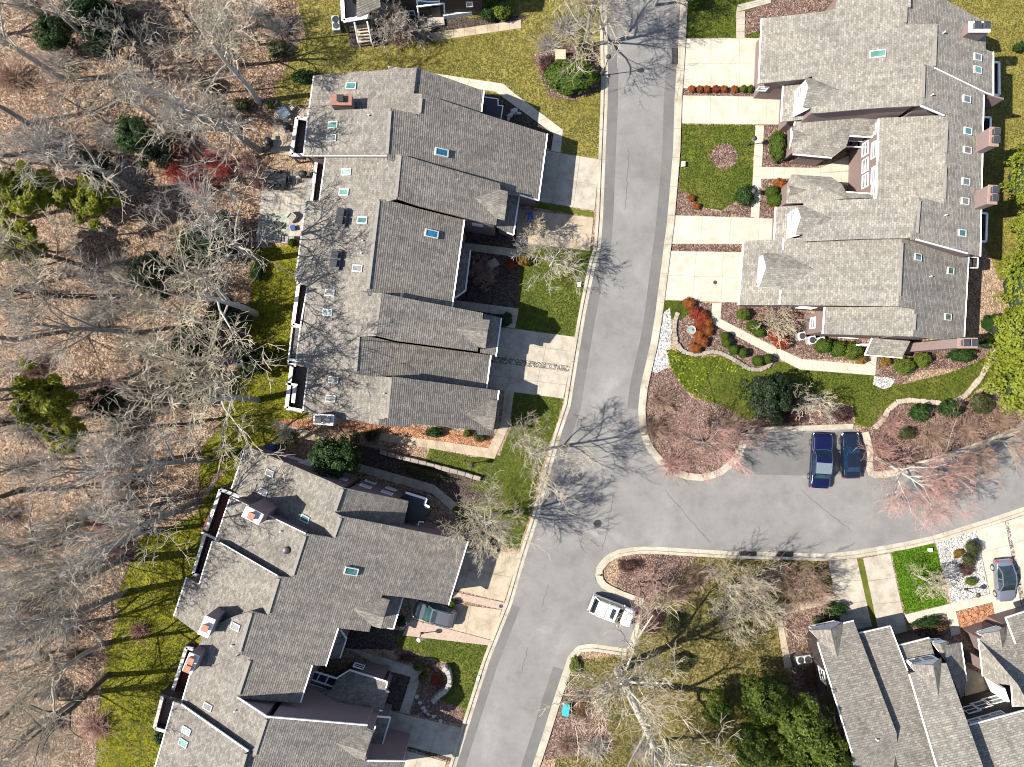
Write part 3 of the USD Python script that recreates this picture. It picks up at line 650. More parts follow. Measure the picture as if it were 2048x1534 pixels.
for l, q in (('brick paver strip between the two driveways of the lower left row', [(902, 1182), (1010, 1205), (1005, 1219), (890, 1193)]), ('brick paver strip and apron beside the dark SUV', [(822, 1238), (985, 1281), (983, 1291), (805, 1270)])):
    single('paver_strip', slab(px_poly(q), 0, .062), 'pavers', l, 'paving', kind='structure')
for l, q in (('strip of grass between the top driveways of the left row', [(1067, 402), (1188, 424), (1187, 435), (1064, 414)]), ('grass strip between the driveways at lower right', [(1714, 1117), (1725, 1116), (1757, 1262), (1745, 1262)])):
    patch('grass_strip', q, 'green_grass', .03, l, 'grass strip', amp=.05, seed=77)
patch('mulch_strip', [(812, 1478), (912, 1513), (905, 1525), (802, 1492)], 'dark_mulch', .03, 'dark planted strip between the lowest driveways of the left row', 'planting bed', amp=.05)
patch('gravel_strip', [(2009, 1042), (2017, 1040), (2055, 1225), (2045, 1228)], 'dark_gravel', .03, 'narrow pebble strip right of the grey sedan', 'gravel', amp=.03)

t = Thing('patio', 'tan stone patio with the square table and chairs', 'patio', kind='structure')
slabs(t, [(551, 207), (622, 216), (598, 316), (541, 305)], 5, 8, 'patio_stone', top=.06, part='tile', mats=['patio_stone', 'concrete_tan'], seed=3)
t = Thing('patio', 'grey stone patio with the patterned rug', 'patio', kind='structure')
slabs(t, [(531, 338), (640, 346), (618, 400), (524, 384)], 8, 4, 'patio_grey', top=.06, part='tile', mats=['patio_grey', 'concrete'], seed=4)
slabs(t, [(524, 384), (618, 400), (600, 490), (512, 484)], 7, 7, 'patio_grey', top=.06, part='tile', mats=['patio_grey', 'concrete'], seed=5)
# ------------------------------------------------------------ houses
class Plane:
    """z = a x + b y + c"""
    def __init__(s, pts):
        p = np.array(pts, float)
        s.a, s.b, s.c = np.linalg.solve(np.c_[p[:, :2], np.ones(3)], p[:, 2])
    def z(s, xy):
        return s.a * xy[0] + s.b * xy[1] + s.c
    def hit(s, px, py):
        """Where the plane lies at this place of the survey grid."""
        dx, dy = (px - 1024) / FPX, -(py - 767) / FPX
        t = (CAM_H - s.c) / (1 + s.a * dx + s.b * dy)
        return np.array([dx * t, dy * t, CAM_H - t])
    def axes(s):
        n = np.array([-s.a, -s.b, 1.0]); n /= np.linalg.norm(n)
        d = np.array([s.a, s.b, 0.0]); L = np.linalg.norm(d)
        d = np.array([1.0, 0, 0]) if L < 1e-6 else -d / L          # downhill on plan
        u = np.cross([0, 0, 1.0], d)                                # along the ridge
        dn = np.array([d[0], d[1], -L]) / math.hypot(1, L)          # downhill on the slope
        return u, dn, n

def slope(p, q, h, tan, toward):
    """Plane through the level line p-q at height h that falls by tan towards the third place."""
    A, B, T = P(*p, h), P(*q, h), P(*toward, h)
    u = (B - A)[:2]; n = np.array([-u[1], u[0]]); n /= np.linalg.norm(n)
    if np.dot(n, (T - A)[:2]) < 0: n = -n
    return Plane([A, B, A + np.array([n[0] * 4, n[1] * 4, -4 * tan])])

class Row(Thing):
    shingle, wall = 'shingles', 'mauve_wall'
    def roof(s, poly, pl, mat=None, thick=.16, inset=.28, wall=True, wallmat=None, part='roof', base=0.0, cut=None):
        v = ccw_idx(np.array([pl.hit(*p) for p in poly]))
        u, dn, n = pl.axes()
        bot = v - [0, 0, thick]
        ms = [prism(v, bot)]
        pu = Polygon(np.c_[v @ u, v @ dn]).buffer(0)
        w0 = (v[0] @ n) * n
        lo, hi = pu.bounds[1], pu.bounds[3]
        from shapely import box as rect
        for k in range(int(math.floor(lo / .2)), int(math.ceil(hi / .2))):
            c = pu.intersection(rect(-999, k * .2, 999, (k + 1) * .2))
            for g_ in getattr(c, 'geoms', [c]):
                if g_.geom_type != 'Polygon' or g_.area < 2e-3: continue
                e = np.array(g_.exterior.coords)[:-1]
                flat = e[:, :1] * u + e[:, 1:] * dn + w0
                up = .003 + .024 * (e[:, 1] / .2 - k)
                top = flat + up[:, None] * n; bt = flat - .01 * n
                if np.sum(top[:, 0] * np.roll(top[:, 1], -1) - np.roll(top[:, 0], -1) * top[:, 1]) < 0: top, bt = top[::-1], bt[::-1]
                ms.append(prism(top, bt))
        vv, f = join(ms)
        uv = np.c_[vv @ u, vv @ dn]
        path = s.add(part, (vv, f), mat or s.shingle, uv=uv)
        if wall:
            poly2 = Polygon(v[:, :2]).buffer(0).buffer(-inset, join_style=2, mitre_limit=3)
            if poly2.geom_type != 'Polygon' and len(poly2.geoms): poly2 = max(poly2.geoms, key=lambda g: g.area)
            if cut:
                from shapely.affinity import translate
                poly2 = poly2.intersection(translate(poly2, *cut))
            if not poly2.is_empty:
                w = ccw(np.array(poly2.exterior.coords)[:-1])
                top = np.c_[w, [pl.z(p) - thick * .7 for p in w]]
                s.add('wall', prism(top, np.c_[w, np.full(len(w), base)]), wallmat or s.wall)
        return pl
    def gutter(s, pl, pts, mat='white_trim', w=.13, h=.14, up=.0):
        for a, b in zip(pts, pts[1:]):
            A, B = pl.hit(*a), pl.hit(*b)
            s.add('gutter', bar(A + [0, 0, up], B + [0, 0, up], w, h), mat)
    def vent(s, pl, a, b, w=.3, h=.09):
        A, B = pl.hit(*a), pl.hit(*b)
        s.add('ridge_vent', bar(A + [0, 0, h / 2], B + [0, 0, h / 2], w, h), 'ridge_shingle')
    def skylight(s, pl, px, py, a=1.05, b=.62, glassm='skylight_teal', h=.16, frame='grey_trim'):
        c = pl.hit(px, py); u, dn, n = pl.axes()
        fr = s.add('skylight', join([obox(c + n * h / 2 + dn * (a / 2 - .035) * k, dn, -u, n, (.07, b, h)) for k in (-1, 1)] + [obox(c + n * h / 2 + u * (b / 2 - .035) * k, dn, -u, n, (a - .14, .07, h)) for k in (-1, 1)]), frame)
        s.add('pane', obox(c + n * h * .42, dn, -u, n, (a - .14, b - .14, h * .8)), glassm, parent=fr)
    def pipe(s, pl, px, py, r=.06, h=.35, mat='pipe_white'):
        s.add('vent_pipe', cyl(pl.hit(px, py) - [0, 0, .05], r, h + .05, 10), mat)
    def gablet(s, pl, apex, peak, fn, fs, drop=1.1, front=None, zlow=None, mat=None, fw='mauve_wall', lower=None):
        """Small gable standing on a slope: level ridge from apex to peak, eaves from the front corners back into the slope."""
        A = pl.hit(*apex); Kp = P(*peak, A[2]); d = A - Kp; d[2] = 0; d /= np.linalg.norm(d)
        parts, valley, corners = [], [], []
        for f in (fn, fs):
            F = P(*f, A[2] - drop)
            k = (F[2] - pl.z(F[:2])) / (pl.a * d[0] + pl.b * d[1])
            V = F + d * max(k, .05)
            valley.append(V); corners.append(F)
            q = np.array([A, V, F, Kp]) + [0, 0, .03]
            q = ccw_idx(q)
            p2 = Plane([A, F, Kp]); u, dn, n = p2.axes()
            vv, ff = prism(q, q - [0, 0, .12])
            s.add('dormer_roof', (vv, ff), mat or s.shingle, uv=np.c_[vv @ u, vv @ dn])
        z0 = zlow if zlow is not None else (lower or pl).z(((corners[0] + corners[1]) / 2)[:2]) - .6
        side = (corners[1] - corners[0]); side[2] = 0; L = np.linalg.norm(side); side /= L
        ins = []
        for F, sg in zip(corners, (1, -1)):
            g_ = F + d * .18 + side * .12 * sg
            ins += [g_ - [0, 0, .10], np.array([g_[0], g_[1], z0])]
        kk = Kp + d * .18
        pts = ins + [kk - [0, 0, .14], A - [0, 0, .25]] + [V - [0, 0, .3] for V in valley]
        m = trimesh.convex.convex_hull(np.array(pts))
        body = s.add('dormer_wall', (np.array(m.vertices), np.array(m.faces)), fw)
        mid = (corners[0] + corners[1]) / 2 + d * .18
        return mid, side, d, A[2] - drop, z0, L
    def front_windows(s, info, n=2, w=.75, h=.85, zc=None, mat='window_pale'):
        mid, side, d, ze, z0, L = info
        zc = (ze + z0) / 2 if zc is None else zc
        for k in range(n):
            c = mid + side * (k - (n - 1) / 2) * (w + .12); c = np.array([c[0], c[1], zc])
            s.window_at(c, side, -d, w, h, mat)
    def window_at(s, c, side, out, w, h, mat='window_glass', bars=(1, 1), frame='white_paint'):
        up = np.array([0, 0, 1.0]); out = np.array(out, float); side = np.array(side, float)
        fr = join([obox(c + out * .03 + side * (w / 2) * k, side, out, up, (.09, .10, h + .09)) for k in (-1, 1)] + [obox(c + out * .03 + up * (h / 2) * k, side, out, up, (w - .09, .10, .09)) for k in (-1, 1)] + [obox(c + out * .03, side, out, up, (w - .09, .06, .045))])
        f = s.add('window', fr, frame)
        s.add('pane', obox(c - out * .03, side, out, up, (w - .08, .1, h - .08)), mat, parent=f)
    def window(s, pl, edge, px, py, w, h, mat='window_glass', inset=.28, frame='white_paint'):
        """Window in the wall below the roof edge, seen at this place of the survey grid."""
        a, b = pl.hit(*edge[0])[:2], pl.hit(*edge[1])[:2]
        t = (b - a) / np.linalg.norm(b - a); n = np.array([-t[1], t[0]])
        if np.dot(n, -a) < 0: n = -n               # outward: towards the middle of the survey
        a = a - n * (inset - .0)
        dd = np.array([(px - 1024) / FPX, -(py - 767) / FPX])
        k = np.dot(n, a) / np.dot(n, dd)
        s.window_at(np.array([dd[0] * k, dd[1] * k, CAM_H - k]), np.array([t[0], t[1], 0]), np.array([n[0], n[1], 0]), w, h, mat, frame=frame)
    def chimney(s, px, py, top, w, d, rot=0.0, z0=0.0, body='mauve_chimney', cap='flue_metal', flues=2, flue='flue_metal'):
        """Boxed chimney; w along its long side (rot from picture right, anticlockwise), flues in a line."""
        c = P(px, py, top)
        b = s.add('chimney', box([c[0], c[1], (z0 + top - .12) / 2], (w - .12, d - .12, top - .12 - z0), rot), body)
        s.add('chimney_cap', box([c[0], c[1], top - .06], (w, d, .12), rot, .03), cap, parent=b)
        co, si = math.cos(rot), math.sin(rot)
        for k in range(flues):
            o = (k - (flues - 1) / 2) * w * .42
            cc = np.array([c[0] + co * o, c[1] + si * o])
            fl = [box([cc[0], cc[1], top + .16], (.5, .5, .32), rot, .02), box([cc[0], cc[1], top + .36], (.62, .62, .07), rot, .02)]
            s.add('flue', join(fl), flue, parent=b)
    def rail(s, pts, h_top, h0, w=.3, cap='railing_cap', body='dark_wall', bal=False):
        q = [P(*p, h_top) for p in pts]
        for a, b in zip(q, q[1:]):
            a0, b0 = a - [0, 0, (h_top - h0) / 2], b - [0, 0, (h_top - h0) / 2]
            r = s.add('parapet', bar(a0, b0, max(.06, w - .12), h_top - h0 - .14), body)
            s.add('cap', bar(a, b, w, .12), cap, parent=r)
    def deck(s, pts, h, mat='deck_wood', posts=True):
        s.add('deck', slab(np.array([XY(*p, h) for p in pts]), h - .18, h), mat)
        if posts:
            for p in pts[:4]:
                c = P(*p, h); s.add('deck_post', box([c[0], c[1], (h - .18) / 2], (.16, .16, h - .18)), 'deck_wood')

def ccw_idx(v):
    a = np.sum(v[:, 0] * np.roll(v[:, 1], -1) - np.roll(v[:, 0], -1) * v[:, 1])
    return v if a > 0 else v[::-1]

# ---------------- upper left row
A = Row('townhouse_row', 'long grey-shingled row of townhouses at upper left with bright rear slopes', 'house', at=P(780, 500, 0))
W1 = A.roof([(628, 151), (715, 143.5), (834, 135), (828, 187), (844, 188), (838, 232), (822, 226), (803, 224), (781, 222), (719, 224), (617, 230)], slope((834, 135), (828, 187), 8.7, .30, (640, 180)))
E1 = A.roof([(834, 135), (968, 182), (960, 236), (850, 206), (842, 190), (828, 187)], slope((834, 135), (828, 187), 8.5, .47, (960, 200)))
W2 = A.roof([(781, 216), (774, 312.5), (607, 312.5), (617, 223), (719, 218)], slope((781, 216), (774, 312), 10.2, .42, (620, 270)))
E2 = A.roof([(844, 188), (870, 195.5), (962, 226), (1095, 268), (1077, 401), (1036, 392), (990, 385), (860, 345), (773, 318), (781, 216), (803, 222), (822, 225), (838, 232)], slope((781, 216), (774, 312), 10.2, .485, (1000, 300)))
W3 = A.roof([(651, 314), (774, 310), (802, 309), (793, 398), (757, 408), (639, 402)], slope((802, 309), (793, 397), 10.1, .42, (640, 350)))
E3 = A.roof([(802, 309), (840, 321), (1000, 367), (1000, 380), (992, 450), (979, 448), (840, 413), (793, 397.5)], slope((802, 309), (793, 397), 10.1, .44, (1000, 420)))
W4 = A.roof([(612, 402), (759, 398), (735, 583), (700, 582), (616, 575), (591, 561)], slope((759, 398), (735, 583), 10, .42, (600, 480)))
E4 = A.roof([(759, 398), (793, 405), (840, 418), (929, 440), (904, 617), (800, 603), (735, 591)], slope((759, 398), (735, 583), 10, .48, (930, 500)))
W5 = A.roof([(616, 568), (735, 585), (764, 586), (753, 672), (719, 673), (601, 653), (606, 652)], slope((764, 586), (753, 672), 10.2, .40, (610, 620)))
E5 = A.roof([(764, 586), (800, 594), (966, 626), (965, 640), (955, 703), (791, 681.5), (753, 672)], slope((764, 586), (753, 672), 10.4, .42, (960, 660)))
W6 = A.roof([(601, 652.5), (719, 671), (711, 747), (700, 750), (591, 731)], slope((719, 670), (711, 747), 9.4, .38, (600, 700)))
E6 = A.roof([(719, 671), (753, 676), (791, 685), (956, 707), (982, 711), (973, 779), (873, 766), (776, 757), (711, 748)], slope((719, 670), (711, 747), 9.4, .49, (980, 740)))
W7 = A.roof([(617, 733), (712, 747.5), (784, 755), (776, 838), (757, 838), (756, 850), (606, 822.5)], slope((784, 753), (776, 838), 9.1, .38, (610, 780)))
E7 = A.roof([(784, 753), (800, 755), (998, 781), (988, 871), (956, 869), (952, 860), (822, 847), (822, 855), (756, 850), (757, 838.5), (776, 838)], slope((784, 753), (776, 838), 9.2, .54, (990, 820)))
A.gablet(E3, (949, 396), (1013, 412), (1016, 383), (1009, 441), .95)
A.gablet(E5, (912, 658), (975, 665), (980, 640), (971, 696), .95)
A.gablet(E7, (931, 829), (991, 836), (995, 801), (986, 860), 1.2)
LO = slope((1039, 391), (1027, 470), 3.3, .42, (1060, 430))
A.roof([(1004, 381), (1039, 391), (1027, 470), (1016, 466), (985, 449), (996, 441)], LO)
A.gutter(LO, [(1039, 391), (1027, 470), (1014, 465)])
LO = slope((1003, 636), (992, 713), 3.3, .42, (1030, 670))
A.roof([(968, 628), (1003, 636), (992, 713), (960, 706)], LO)
A.gutter(LO, [(1003, 636), (992, 713)])
LO = slope((1006, 212), (1002, 235), 3.2, .15, (1030, 225))
A.roof([(960, 192), (996, 198), (996, 211), (1006, 212), (1002, 237), (955, 235)], LO, 'dark_metal')
A.gutter(LO, [(968, 194), (996, 198), (996, 211), (1006, 212), (1002, 237)], w=.08, h=.08)
LO = slope((941, 500), (931, 581), 3.0, .3, (960, 540))
A.roof([(915, 495), (941, 500), (931, 581), (908, 597), (896, 590)], LO)
A.gutter(LO, [(941, 500), (931, 581), (908, 597)])
for pl, pts in ((E1, [(968, 182), (963, 224)]), (E2, [(1095, 268), (1077, 401), (1039, 390)]), (E4, [(929, 440), (904, 616)]), (E6, [(982, 711), (973, 778)]), (E7, [(998, 781), (995, 802)])):
    A.gutter(pl, pts)
for pl, pts in ((W1, [(628, 151), (617, 228)]), (W2, [(617, 224), (607, 312)]), (W3, [(651, 315), (639, 401)]), (W4, [(612, 402), (591, 561)]), (W5, [(616, 568), (601, 652)]), (W6, [(601, 653), (591, 730)]), (W7, [(617, 734), (606, 822)])):
    A.gutter(pl, pts, 'grey_trim')
A.gutter(W2, [(607, 312), (774, 312)], 'grey_trim', w=.06, h=.08)
for pl, a, b in ((E1, (832, 143), (829, 182)), (E2, (842, 197), (839, 226)), (W2, (780, 222), (774, 308)), (W3, (800, 313), (792, 394)), (W4, (757, 402), (736, 578)), (W5, (762, 600), (754, 656)), (W6, (717, 674), (711, 742)), (W7, (782, 758), (776, 832))):
    A.vent(pl, a, b)
A.chimney(682, 199, 8.6, 2.0, 1.0, rot=-.02, z0=4, cap='copper_cap', flues=1, flue='dark_metal')
A.chimney(682, 434, 9.3, 1.75, .95, rot=1.4, z0=4, flue='dark_metal', body='mauve_wall')
A.chimney(670.5, 519, 9.2, 1.85, .95, rot=1.4, z0=4, flue='dark_metal', body='mauve_wall')
A.chimney(647, 839, 8.4, 1.85, 1.0, rot=-.08, z0=0, cap='railing_cap', flue='dark_metal')
for pl, x, y, gm in ((W1, 703, 172.5, 'skylight_teal'), (W2, 667, 250.5, 'skylight_mint'), (W2, 664, 277, 'skylight_grey'), (W3, 694, 344.6, 'skylight_pale'), (W3, 689, 385, 'skylight_mint'), (W4, 725.6, 441, 'skylight_teal'), (W4, 716, 537, 'skylight_grey'), (W5, 661, 585.6, 'skylight_grey'), (W5, 656, 625, 'skylight_pale'), (W7, 668.5, 760, 'skylight_grey'), (W7, 662.5, 797, 'skylight_grey')):
    A.skylight(pl, x, y, glassm=gm, frame='railing_cap')
for pl, x, y in ((E2, 882, 306), (E4, 862, 468)):
    A.skylight(pl, x, y, 1.25, .68, 'skylight_blue', h=.3)
for pl, x, y in ((W2, 738, 232), (W4, 725.6, 482), (W4, 723, 507), (W7, 768.5, 787)):
    A.pipe(pl, x, y)
A.window(E3, ((979, 448), (840, 413)), 955, 449, .95, .8)
# rear decks of the upper left row
A.deck([(590, 236), (624, 240), (614, 311), (582, 309)], 2.7, 'deck_wood')
A.rail([(618, 239), (594, 235), (583, 309), (606, 311)], 3.8, 2.7, .34)
A.deck([(632, 322), (655, 325), (645, 405), (621, 402)], 3.0, 'deck_wood'); A.rail([(633, 323), (623, 401)], 4.0, 3.0, .3)
A.deck([(594, 563), (625, 568), (612, 655), (584, 652)], 3.0, 'deck_wood'); A.rail([(618, 570), (598, 563), (586, 650), (604, 653)], 4.0, 3.0, .34, cap='white_trim')
A.deck([(583, 654), (608, 656), (597, 730), (574, 727)], 4.6, 'shingles', posts=False)
A.rail([(603, 655), (585, 653), (576, 727), (592, 729)], 4.75, 4.6, .12, cap='white_trim'); A.rail([(577, 718), (591, 720)], 4.9, 4.6, .2, cap='white_trim')
A.deck([(581, 729), (622, 735), (610, 824), (570, 817)], 2.9, 'deck_wood'); A.rail([(592, 730), (584, 729), (573, 816), (605, 822)], 4.0, 2.9, .36)
A.rail([(590, 772), (586, 806)], 3.9, 2.9, .36, cap='grey_trim'); A.rail([(571, 767), (595, 770)], 4.0, 2.9, .2)

# ---------------- lower left row
B = Row('townhouse_row', 'stepped grey-shingled row of townhouses at lower left, turned away from the street', 'house', at=P(640, 1230, 0))
EB = slope((612, 1067), (584, 1155), 9.6, .41, (900, 1200))
def zB(p): return EB.hit(*p)[2]
def ridgeW(p, q, tan, toward): return slope(p, q, (zB(p) + zB(q)) / 2, tan, toward)
W1 = B.roof([(492, 891), (661, 963), (686, 975), (669, 1024), (683, 1032), (667, 1076), (649, 1075), (610, 1068), (539, 1036), (512, 1012), (463, 978)], ridgeW((683, 1032), (667, 1076), .40, (480, 940)))
E1 = B.roof([(686, 975), (817, 1002), (805, 1060), (683, 1037), (669, 1024)], slope((686, 975), (669, 1024), W1.hit(678, 1000)[2], .62, (810, 1030)))
B.roof([(612, 1067), (651, 1073), (667, 1076), (683, 1032), (805, 1056), (900, 1075), (936, 1083), (897, 1210), (820, 1196), (766, 1190), (760, 1198), (738, 1264), (677, 1256), (652, 1332), (625, 1330), (601, 1406), (480, 1397), (475, 1394), (501, 1315), (478, 1308), (503.5, 1222), (535, 1230), (559, 1153), (584, 1155)], EB)
W2 = B.roof([(461, 993), (539, 1032), (612, 1067), (584, 1155), (556, 1156), (536, 1146), (441, 1091), (431, 1081)], ridgeW((612, 1067), (584, 1155), .36, (430, 1050)))
W3 = B.roof([(425, 1082), (441, 1085), (536, 1140), (559, 1153), (535, 1231), (504, 1226), (397, 1268), (348, 1232), (373, 1155), (399, 1168), (407, 1140)], ridgeW((559, 1153), (535, 1230), .36, (380, 1180)))
W4 = B.roof([(503.5, 1222), (478, 1308), (470, 1314), (381, 1350), (398, 1290), (404, 1272), (397, 1266), (470, 1232)], ridgeW((503.5, 1222), (478, 1308), .36, (390, 1290)))
W5 = B.roof([(478, 1308), (501, 1315), (475, 1394), (534, 1433), (508, 1514), (497, 1508), (363, 1412), (381, 1346)], ridgeW((501, 1315), (475, 1394), .36, (380, 1370)))
h6 = W5.hit(521, 1474)[2]
E6 = B.roof([(534, 1433), (714, 1448), (735, 1450), (735, 1459), (747, 1464), (733, 1518), (600, 1530), (508, 1516)], slope((534, 1433), (508, 1514), h6, .42, (740, 1480)))
W7 = B.roof([(348, 1403), (363, 1408), (497, 1502), (493, 1505), (470, 1590), (295, 1590)], slope((493, 1503), (483, 1534), h6 + .3, .36, (320, 1480)))
E7 = B.roof([(493, 1503), (540, 1517), (811, 1522), (795, 1590), (470, 1590)], slope((493, 1503), (483, 1534), h6 + .1, .42, (800, 1540)))
B.gablet(EB, (705, 1216.5), (768, 1235), (779.5, 1200), (762, 1257), .9)
B.gablet(E6, (670, 1485), (733, 1504), (747, 1464), (730, 1521), .9)
LO = slope((806, 1195), (787, 1257), 3.2, .42, (830, 1230))
B.roof([(768, 1192), (806, 1195), (787, 1257), (750, 1256)], LO); B.gutter(LO, [(806, 1195), (787, 1257), (775, 1256)])
LO = slope((693, 1277), (680, 1316), 3.0, .42, (720, 1300))
B.roof([(670, 1256), (680, 1258), (693, 1277), (680, 1316), (650, 1318)], LO); B.gutter(LO, [(680, 1258), (693, 1277), (680, 1316)])
LO = slope((781, 1435), (759, 1508), 3.2, .40, (800, 1480))
B.roof([(725, 1431), (781, 1435), (759, 1508), (735, 1504), (725, 1480)], LO); B.gutter(LO, [(730, 1431), (781, 1435), (759, 1508)])
LO = slope((859, 1014), (848, 1045), 3.0, .15, (880, 1030))
B.roof([(811, 985), (853, 998), (849, 1009), (859, 1014), (848, 1046), (800, 1042), (800, 995)], LO, 'dark_metal', wallmat='dark_wall'); B.gutter(LO, [(811, 985), (853, 998), (849, 1009), (859, 1014)], w=.2); B.gutter(LO, [(848, 1044), (838, 1043), (836, 1051)], w=.1)
# entrance pavilion with hipped roof
N_ = Plane([P(640, 1416, 4.9), P(772, 1372, 4.7), P(720, 1347, 3.5)])
S_ = Plane([P(640, 1416, 4.9), P(772, 1372, 4.7), P(765, 1421, 3.5)])
B.roof([(699, 1340), (768, 1361), (775, 1364), (772, 1373), (640, 1416), (602, 1405), (611, 1376), (662, 1382), (675, 1355)], N_)
B.roof([(772, 1373), (772, 1382), (778, 1384), (765, 1421), (640, 1418), (640, 1416)], S_)
B.gutter(N_, [(675, 1355), (699, 1340), (768, 1361), (775, 1364), (772, 1376)]); B.gutter(S_, [(772, 1382), (778, 1384)])
B.gutter(S_, [(765, 1421), (758, 1420)])
B.window_at(np.array([*XY(716, 1336, 2.6), 2.2]), np.array([.95, -.30, 0]), np.array([.30, .95, 0]), 1.0, .9)
gl = [P(624, 1341, 3.4), P(676, 1357, 3.4), P(666, 1373, 3.1), P(616, 1356, 3.1)]
for k in range(3):
    a, b, c, d = (gl[0] + (gl[1] - gl[0]) * k / 3, gl[0] + (gl[1] - gl[0]) * (k + .92) / 3, gl[3] + (gl[2] - gl[3]) * (k + .92) / 3, gl[3] + (gl[2] - gl[3]) * k / 3)
    B.add('glazing', prism(ccw_idx(np.array([a, b, c, d])), ccw_idx(np.array([a, b, c, d])) - [0, 0, .05]), 'window_glass')
for a, b in ((gl[0], gl[1]), (gl[3], gl[2])): B.add('glazing_bar', bar(a + [0, 0, .04], b + [0, 0, .04], .14, .1), 'white_trim')
for k in (1, 2): B.add('glazing_bar', bar(gl[0] + (gl[1] - gl[0]) * k / 3 + [0, 0, .03], gl[3] + (gl[2] - gl[3]) * k / 3 + [0, 0, .03], .12, .08), 'white_trim')
B.add('glazing_bar', bar(P(615, 1367, 3.0), P(661, 1382, 3.0), .1, .1), 'white_trim')
for pl, pts in ((EB, [(936, 1083), (897, 1210)]), (EB, [(677, 1256), (652, 1332)]), (EB, [(625, 1330), (601, 1405)]), (W1, [(492, 891), (463, 978)]), (W2, [(461, 993), (431, 1081)]), (W3, [(425, 1082), (407, 1140), (399, 1168)]), (W3, [(373, 1155), (348, 1232)]), (W5, [(475, 1394), (534, 1433)]), (E6, [(534, 1433), (735, 1450)]), (W7, [(348, 1403), (295, 1588)]), (W5, [(381, 1346), (363, 1407)]), (W7, [(363, 1408), (497, 1502)]), (E7, [(735, 1521), (811, 1522)]), (E6, [(735, 1459), (747, 1464), (751, 1452)])):
    B.gutter(pl, pts, w=.11)
for pl, pts in ((W2, [(461, 993), (539, 1032), (612, 1067)]), (W3, [(441, 1085), (536, 1140), (555, 1151)])):
    B.gutter(pl, pts, 'grey_trim', w=.08, h=.1)
for pl, a, b in ((W1, (685, 978), (670, 1021)), (W1, (681, 1036), (668, 1073)), (W2, (610, 1072), (585, 1150)), (W3, (557, 1157), (536, 1226)), (W4, (502, 1226), (479, 1303)), (W5, (499, 1320), (477, 1388)), (W5, (532, 1438), (509, 1509)), (W7, (492, 1507), (478, 1555))):
    B.vent(pl, a, b)
R22 = math.radians(-27)
B.chimney(505, 1031, 10.2, 1.75, 1.1, rot=R22, z0=4, cap='railing_cap', flues=1, flue='rust', body='mauve_wall')
B.chimney(413, 1254, 11, 1.75, 1.0, rot=math.radians(67), z0=4, cap='white_trim', flue='rust', flues=1, body='mauve_wall')
B.chimney(381, 1327, 11, 1.75, .95, rot=math.radians(67), z0=0, cap='railing_cap', flue='rust', body='mauve_wall')
B.chimney(366, 1568, 11, 1.75, .95, rot=math.radians(67), z0=4, cap='railing_cap', flue='rust', body='mauve_wall')
for pl, x, y, gm in ((W1, 541, 946, 'skylight_grey'), (W1, 528, 984, 'skylight_grey'), (W1, 611, 1037.6, 'skylight_teal'), (W4, 472, 1253, 'skylight_grey'), (W5, 417, 1413, 'skylight_grey'), (W7, 374.6, 1461, 'skylight_pale'), (W7, 368, 1485, 'skylight_mint')):
    B.skylight(pl, x, y, .95, .6, gm, frame='railing_cap')
B.skylight(EB, 702, 1141, 1.25, .68, 'skylight_teal', h=.3)
for pl, x, y in ((W2, 562, 1062), (W4, 464.6, 1289), (W5, 471, 1420)): B.pipe(pl, x, y)
B.add('roof_fan', lathe(W2.hit(574, 1100), [(.3, -.1), (.34, .2), (.3, .3), (.1, .34)], 16), 'dark_metal')
for x, y in ((731, 973), (774, 986)):
    B.window(E1, ((686, 975), (817, 1002)), x, y, 1.05, 1.0)
for x, y in ((741, 964), (782, 978)):
    B.window(E1, ((686, 975), (817, 1002)), x, y, 1.05, 1.0, mat='window_pale')
B.window(W1, ((661, 963), (600, 937)), 682, 957, 1.2, .8)
B.window(W1, ((661, 963), (600, 937)), 660, 951, 1.0, .8)
for x, y, w in ((570, 911, 1.6), (589, 917, 1.4)):
    B.window(W1, ((492, 891), (661, 963)), x, y, w, .9)
bay = [XY(592, 925, 2.6), XY(612, 921, 2.6), XY(636, 936, 2.6), XY(636, 948, 2.6), XY(600, 940, 2.6)]
B.add('bay_window', slab(np.array(bay), 0, 2.6), 'white_trim')
# rear decks of the lower left row
B.deck([(440, 978), (492, 998), (434, 1080), (402, 1062)], 3.2, 'red_deck'); B.rail([(486, 996), (441, 979), (413, 1061)], 4.3, 3.2, .32); B.rail([(403, 1064), (432, 1078)], 4.5, 3.2, .2)
B.deck([(412, 1066), (436, 1070), (405, 1155), (386, 1150)], 3.2, 'deck_wood'); B.rail([(411, 1067), (386, 1148), (402, 1153)], 4.3, 3.2, .3); B.rail([(391, 1161), (400, 1153)], 4.3, 3.2, .1)
B.deck([(370, 1294), (404, 1300), (378, 1400), (344, 1380)], 3.2, 'red_deck'); B.rail([(387, 1298), (373, 1295), (346, 1380)], 4.3, 3.2, .32)
B.deck([(324, 1394), (352, 1402), (336, 1466), (306, 1458)], 3.2, 'deck_wood'); B.rail([(325, 1393), (309, 1456), (332, 1463)], 4.3, 3.2, .3)
B.add('fin_wall', prism(ccw_idx(np.array([P(319, 1387, 5.5), P(326, 1393, 5.5), P(364, 1407, 5.5), P(366, 1400, 5.5)])), ccw_idx(np.array([P(319, 1387, 5.5), P(326, 1393, 5.5), P(364, 1407, 5.5), P(366, 1400, 5.5)])) * [1, 1, 0]), 'dark_wall')

